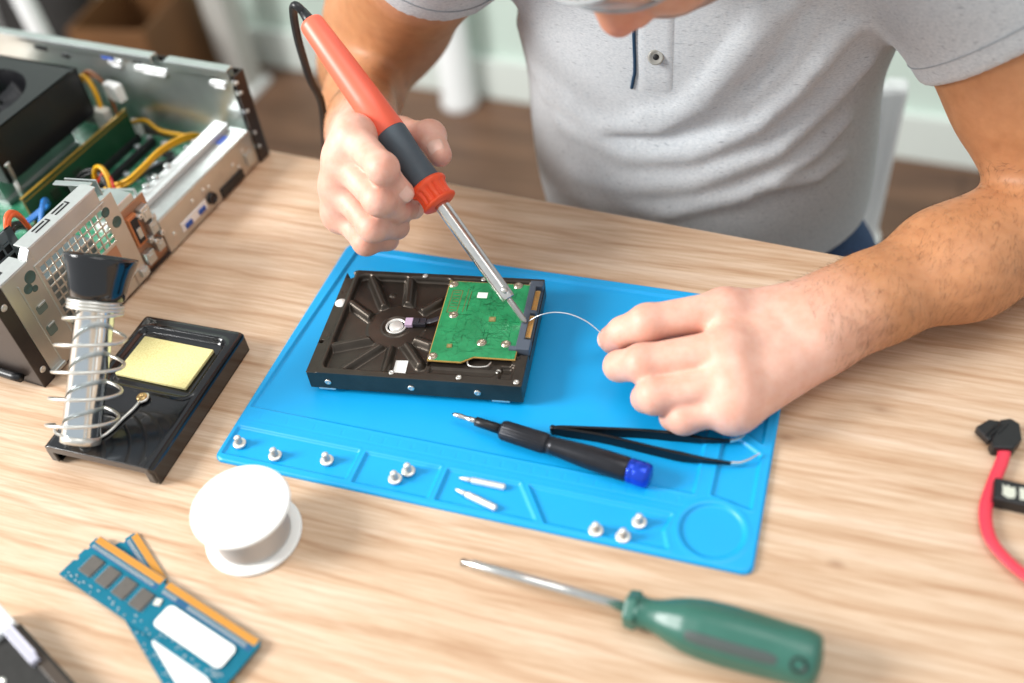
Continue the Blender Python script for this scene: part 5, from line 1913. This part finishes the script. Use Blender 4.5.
# clear safety glasses
M_clear = NT('clear_polycarbonate')
M_clear.b.inputs['Base Color'].default_value = (0.93, 0.96, 0.97, 1)
M_clear.b.inputs['Transmission Weight'].default_value = 1
M_clear.b.inputs['Roughness'].default_value = 0.06
M_clear.b.inputs['IOR'].default_value = 1.3
M_clear = M_clear.m
M_frame = mat('grey_frame', '#9ea4a7', 0.35)
gl = bpy.data.objects.new('safety_glasses', None); COL.objects.link(gl); gl.parent = person; gl['label'] = 'clear safety glasses with a pale grey rim'
gpt = lambda x, z, o=0: HO + HM @ V(x, 103 + o - (abs(x) / 78) ** 1.9 * 74, z) - OFF
vs, fs = [], []
nx_, nz_ = 40, 10
low = lambda x: -13 + 18 * math.exp(-(x / 16) ** 2) + 8 * (abs(x) / 78) ** 4
for side_ in (0, 1.6):
    for i in range(nx_ + 1):
        x = -78 + 156 * i / nx_
        for j in range(nz_ + 1):
            z = low(x) + (26 - low(x)) * j / nz_
            vs.append(tuple(gpt(x, z, -side_)))
W2 = nz_ + 1; B2 = (nx_ + 1) * W2
for i in range(nx_):
    for j in range(nz_):
        q = (i * W2 + j, i * W2 + j + 1, (i + 1) * W2 + j + 1, (i + 1) * W2 + j)
        fs.append(q); fs.append(tuple(B2 + k for k in reversed(q)))
for i in range(nx_):
    for j in (0, nz_):
        fs.append((i * W2 + j, (i + 1) * W2 + j, B2 + (i + 1) * W2 + j, B2 + i * W2 + j))
for j in range(nz_):
    for i in (0, nx_):
        fs.append((i * W2 + j, i * W2 + j + 1, B2 + i * W2 + j + 1, B2 + i * W2 + j))
b = MB(); b.faces(vs, fs, 0, True); b.build('lens', M_clear, gl)
for zf in (low, lambda x: 26):
    b = MB(); b.tube([gpt(x, zf(x), -0.8) for x in np.linspace(-78, 78, 41)], 1.6, 10); b.build('rim', M_frame, gl)
for s_ in (-1, 1):
    b = MB(); b.tube([gpt(s_ * 78, 20, 0), HO + HM @ V(s_ * 84, 10, 14) - OFF, HO + HM @ V(s_ * 86, -20, 4) - OFF, HO + HM @ V(s_ * 82, -34, -14) - OFF], 3.0, 10, flat=0.6); b.build('temple', M_frame, gl)

# ---------------------------------------------------------------- chair and things behind
ch = thing('chair', 'white chair whose back shows beside the person', 'chair', (222, 492, -750))
b = MB(); b.box((0, 0, 440), (400, 400, 24)); b.build('seat', M_white, ch, bevel=8)
b = MB(); b.box((0, 172, 570), (370, 20, 180)); b.build('backrest', M_white, ch, bevel=8)
for sx in (-1, 1):
    b = MB(); b.box((sx * 182, 176, 330), (24, 26, 660)); b.build('back_post', M_white, ch, bevel=6)
    b = MB(); b.cyl((sx * 175, -170, 0), (sx * 165, -160, 430), 13, 16); b.build('leg', M_white, ch)
# ---------------------------------------------------------------- blurred things on the floor behind
def col(name, label, cat, x, y, w, d, h, m, rz=-0.08):
    o = thing(name, label, cat, (x, y, -750), (0, 0, rz))
    return o


pr = thing('round_post', 'white round post standing on the floor before the far wall', 'post', (-468, 1512, -750))
b = MB(); b.lathe((0, 0, 0), (0, 0, 1600), [(0, 39), (6, 42), (20, 42), (26, 38), (1600, 38)], 40); b.build('shaft', M_white, pr)
b = MB(); b.cyl((0, 0, 0), (0, 0, 6), 42, n=40, e=2); b.build('foot_ring', mat('grey_foot', '#b7b9ba', 0.5), pr)
pr = thing('square_post', 'pale grey square post standing behind the computer near the far wall', 'post', (-1010, 1490, -750), (0, 0, -0.08))
b = MB(); b.box((0, 0, 800), (62, 60, 1600)); b.build('shaft', mat('pale_grey_paint', '#b9b8b2', 0.5), pr, bevel=4)
b = MB(); b.box((0, 0, 8), (90, 90, 16)); b.build('foot_plate', M_white, pr, bevel=3)
cbx = thing('cardboard_box', 'brown box on the floor beyond the computer', 'box', (-1170, 1395, -750), (0, 0, 0.1))
M_card = mat('brown_card', '#6f4a28', 0.7, var=0.15, vscale=8)
b = MB()
for p_, d_2 in (((0, -120, 130), (180, 6, 260)), ((0, 120, 130), (180, 6, 260)), ((-90, 0, 130), (6, 240, 260)), ((90, 0, 130), (6, 240, 260)), ((0, 0, 4), (180, 240, 6))):
    b.box(p_, d_2)
b.build('carton', M_card, cbx, bevel=1)
for sy in (1,):
    b = MB(); b.box((0, sy * 164, 240), (176, 90, 5), M=Matrix.Rotation(sy * -0.6, 3, 'X')); b.build('flap', M_card, cbx, bevel=1)
bag = thing('backpack', 'dark grey bag slumped on the floor beside the brown box', 'bag', (-1425, 1420, -750))
f = lambda P: chain([Ell(V(0, 0, 120), (130, 95, 135), None, 40), Ell(V(40, -40, 70), (110, 80, 80), None, 40), Cone(V(-90, -60, 60), V(90, -70, 60), 52, 48, 30)], P) + 3 * np.sin(P[..., 0] / 14) * np.sin(P[..., 2] / 19)
pg, qg = net(lambda P: smax(f(P), -P[..., 2], 4), (-200, -200, -20), (220, 180, 290), 8)
mesh_obj('bag_body', pg, qg, mat('charcoal_cloth', '#2a2725', 0.85, var=0.3, vscale=20), bag)
bag.scale = (1.0, 1.0, 1.5)
b = MB(); b.tube(spline([(-40, 0, 245), (-30, -10, 300), (20, -10, 305), (40, 0, 250)], 8), 9, 8, flat=0.4); b.build('handle', M_black, bag)
b = MB(); b.tube(spline([(-100, -88, 120), (0, -112, 128), (100, -96, 118)], 8), 4, 8); b.build('zip', mat('grey_zip', '#a5a19a', 0.4, 0.5), bag)
shf = thing('wooden_stool', 'low wooden stool with pale legs in the far left corner', 'stool', (-1870, 1420, -750), (0, 0, -0.2))
b = MB(); b.box((0, 0, 235), (420, 300, 26)); b.build('seat', mat('tan_wood', '#b08a62', 0.5, var=0.1, vscale=12), shf, bevel=4)
for sx in (-1, 1):
    for sy in (-1, 1):
        b = MB(); b.cyl((sx * 185, sy * 125, 0), (sx * 160, sy * 105, 224), 16, 20); b.build('leg', M_white, shf)
br_ = thing('slanted_pole', 'white slanted pole rising behind the computer at the top left', 'pole', (-1020, 990, -750))
b = MB(); b.tube([(0, 0, 14), (-16, 6, 350), (-60, 24, 1000)], 17, 20); b.build('tube', M_white, br_)
b = MB(); b.cyl((2, 0, 0), (0, 0, 16), 28, n=28, e=3); b.build('foot', mat('grey_rubber_foot', '#8c8e90', 0.6), br_)
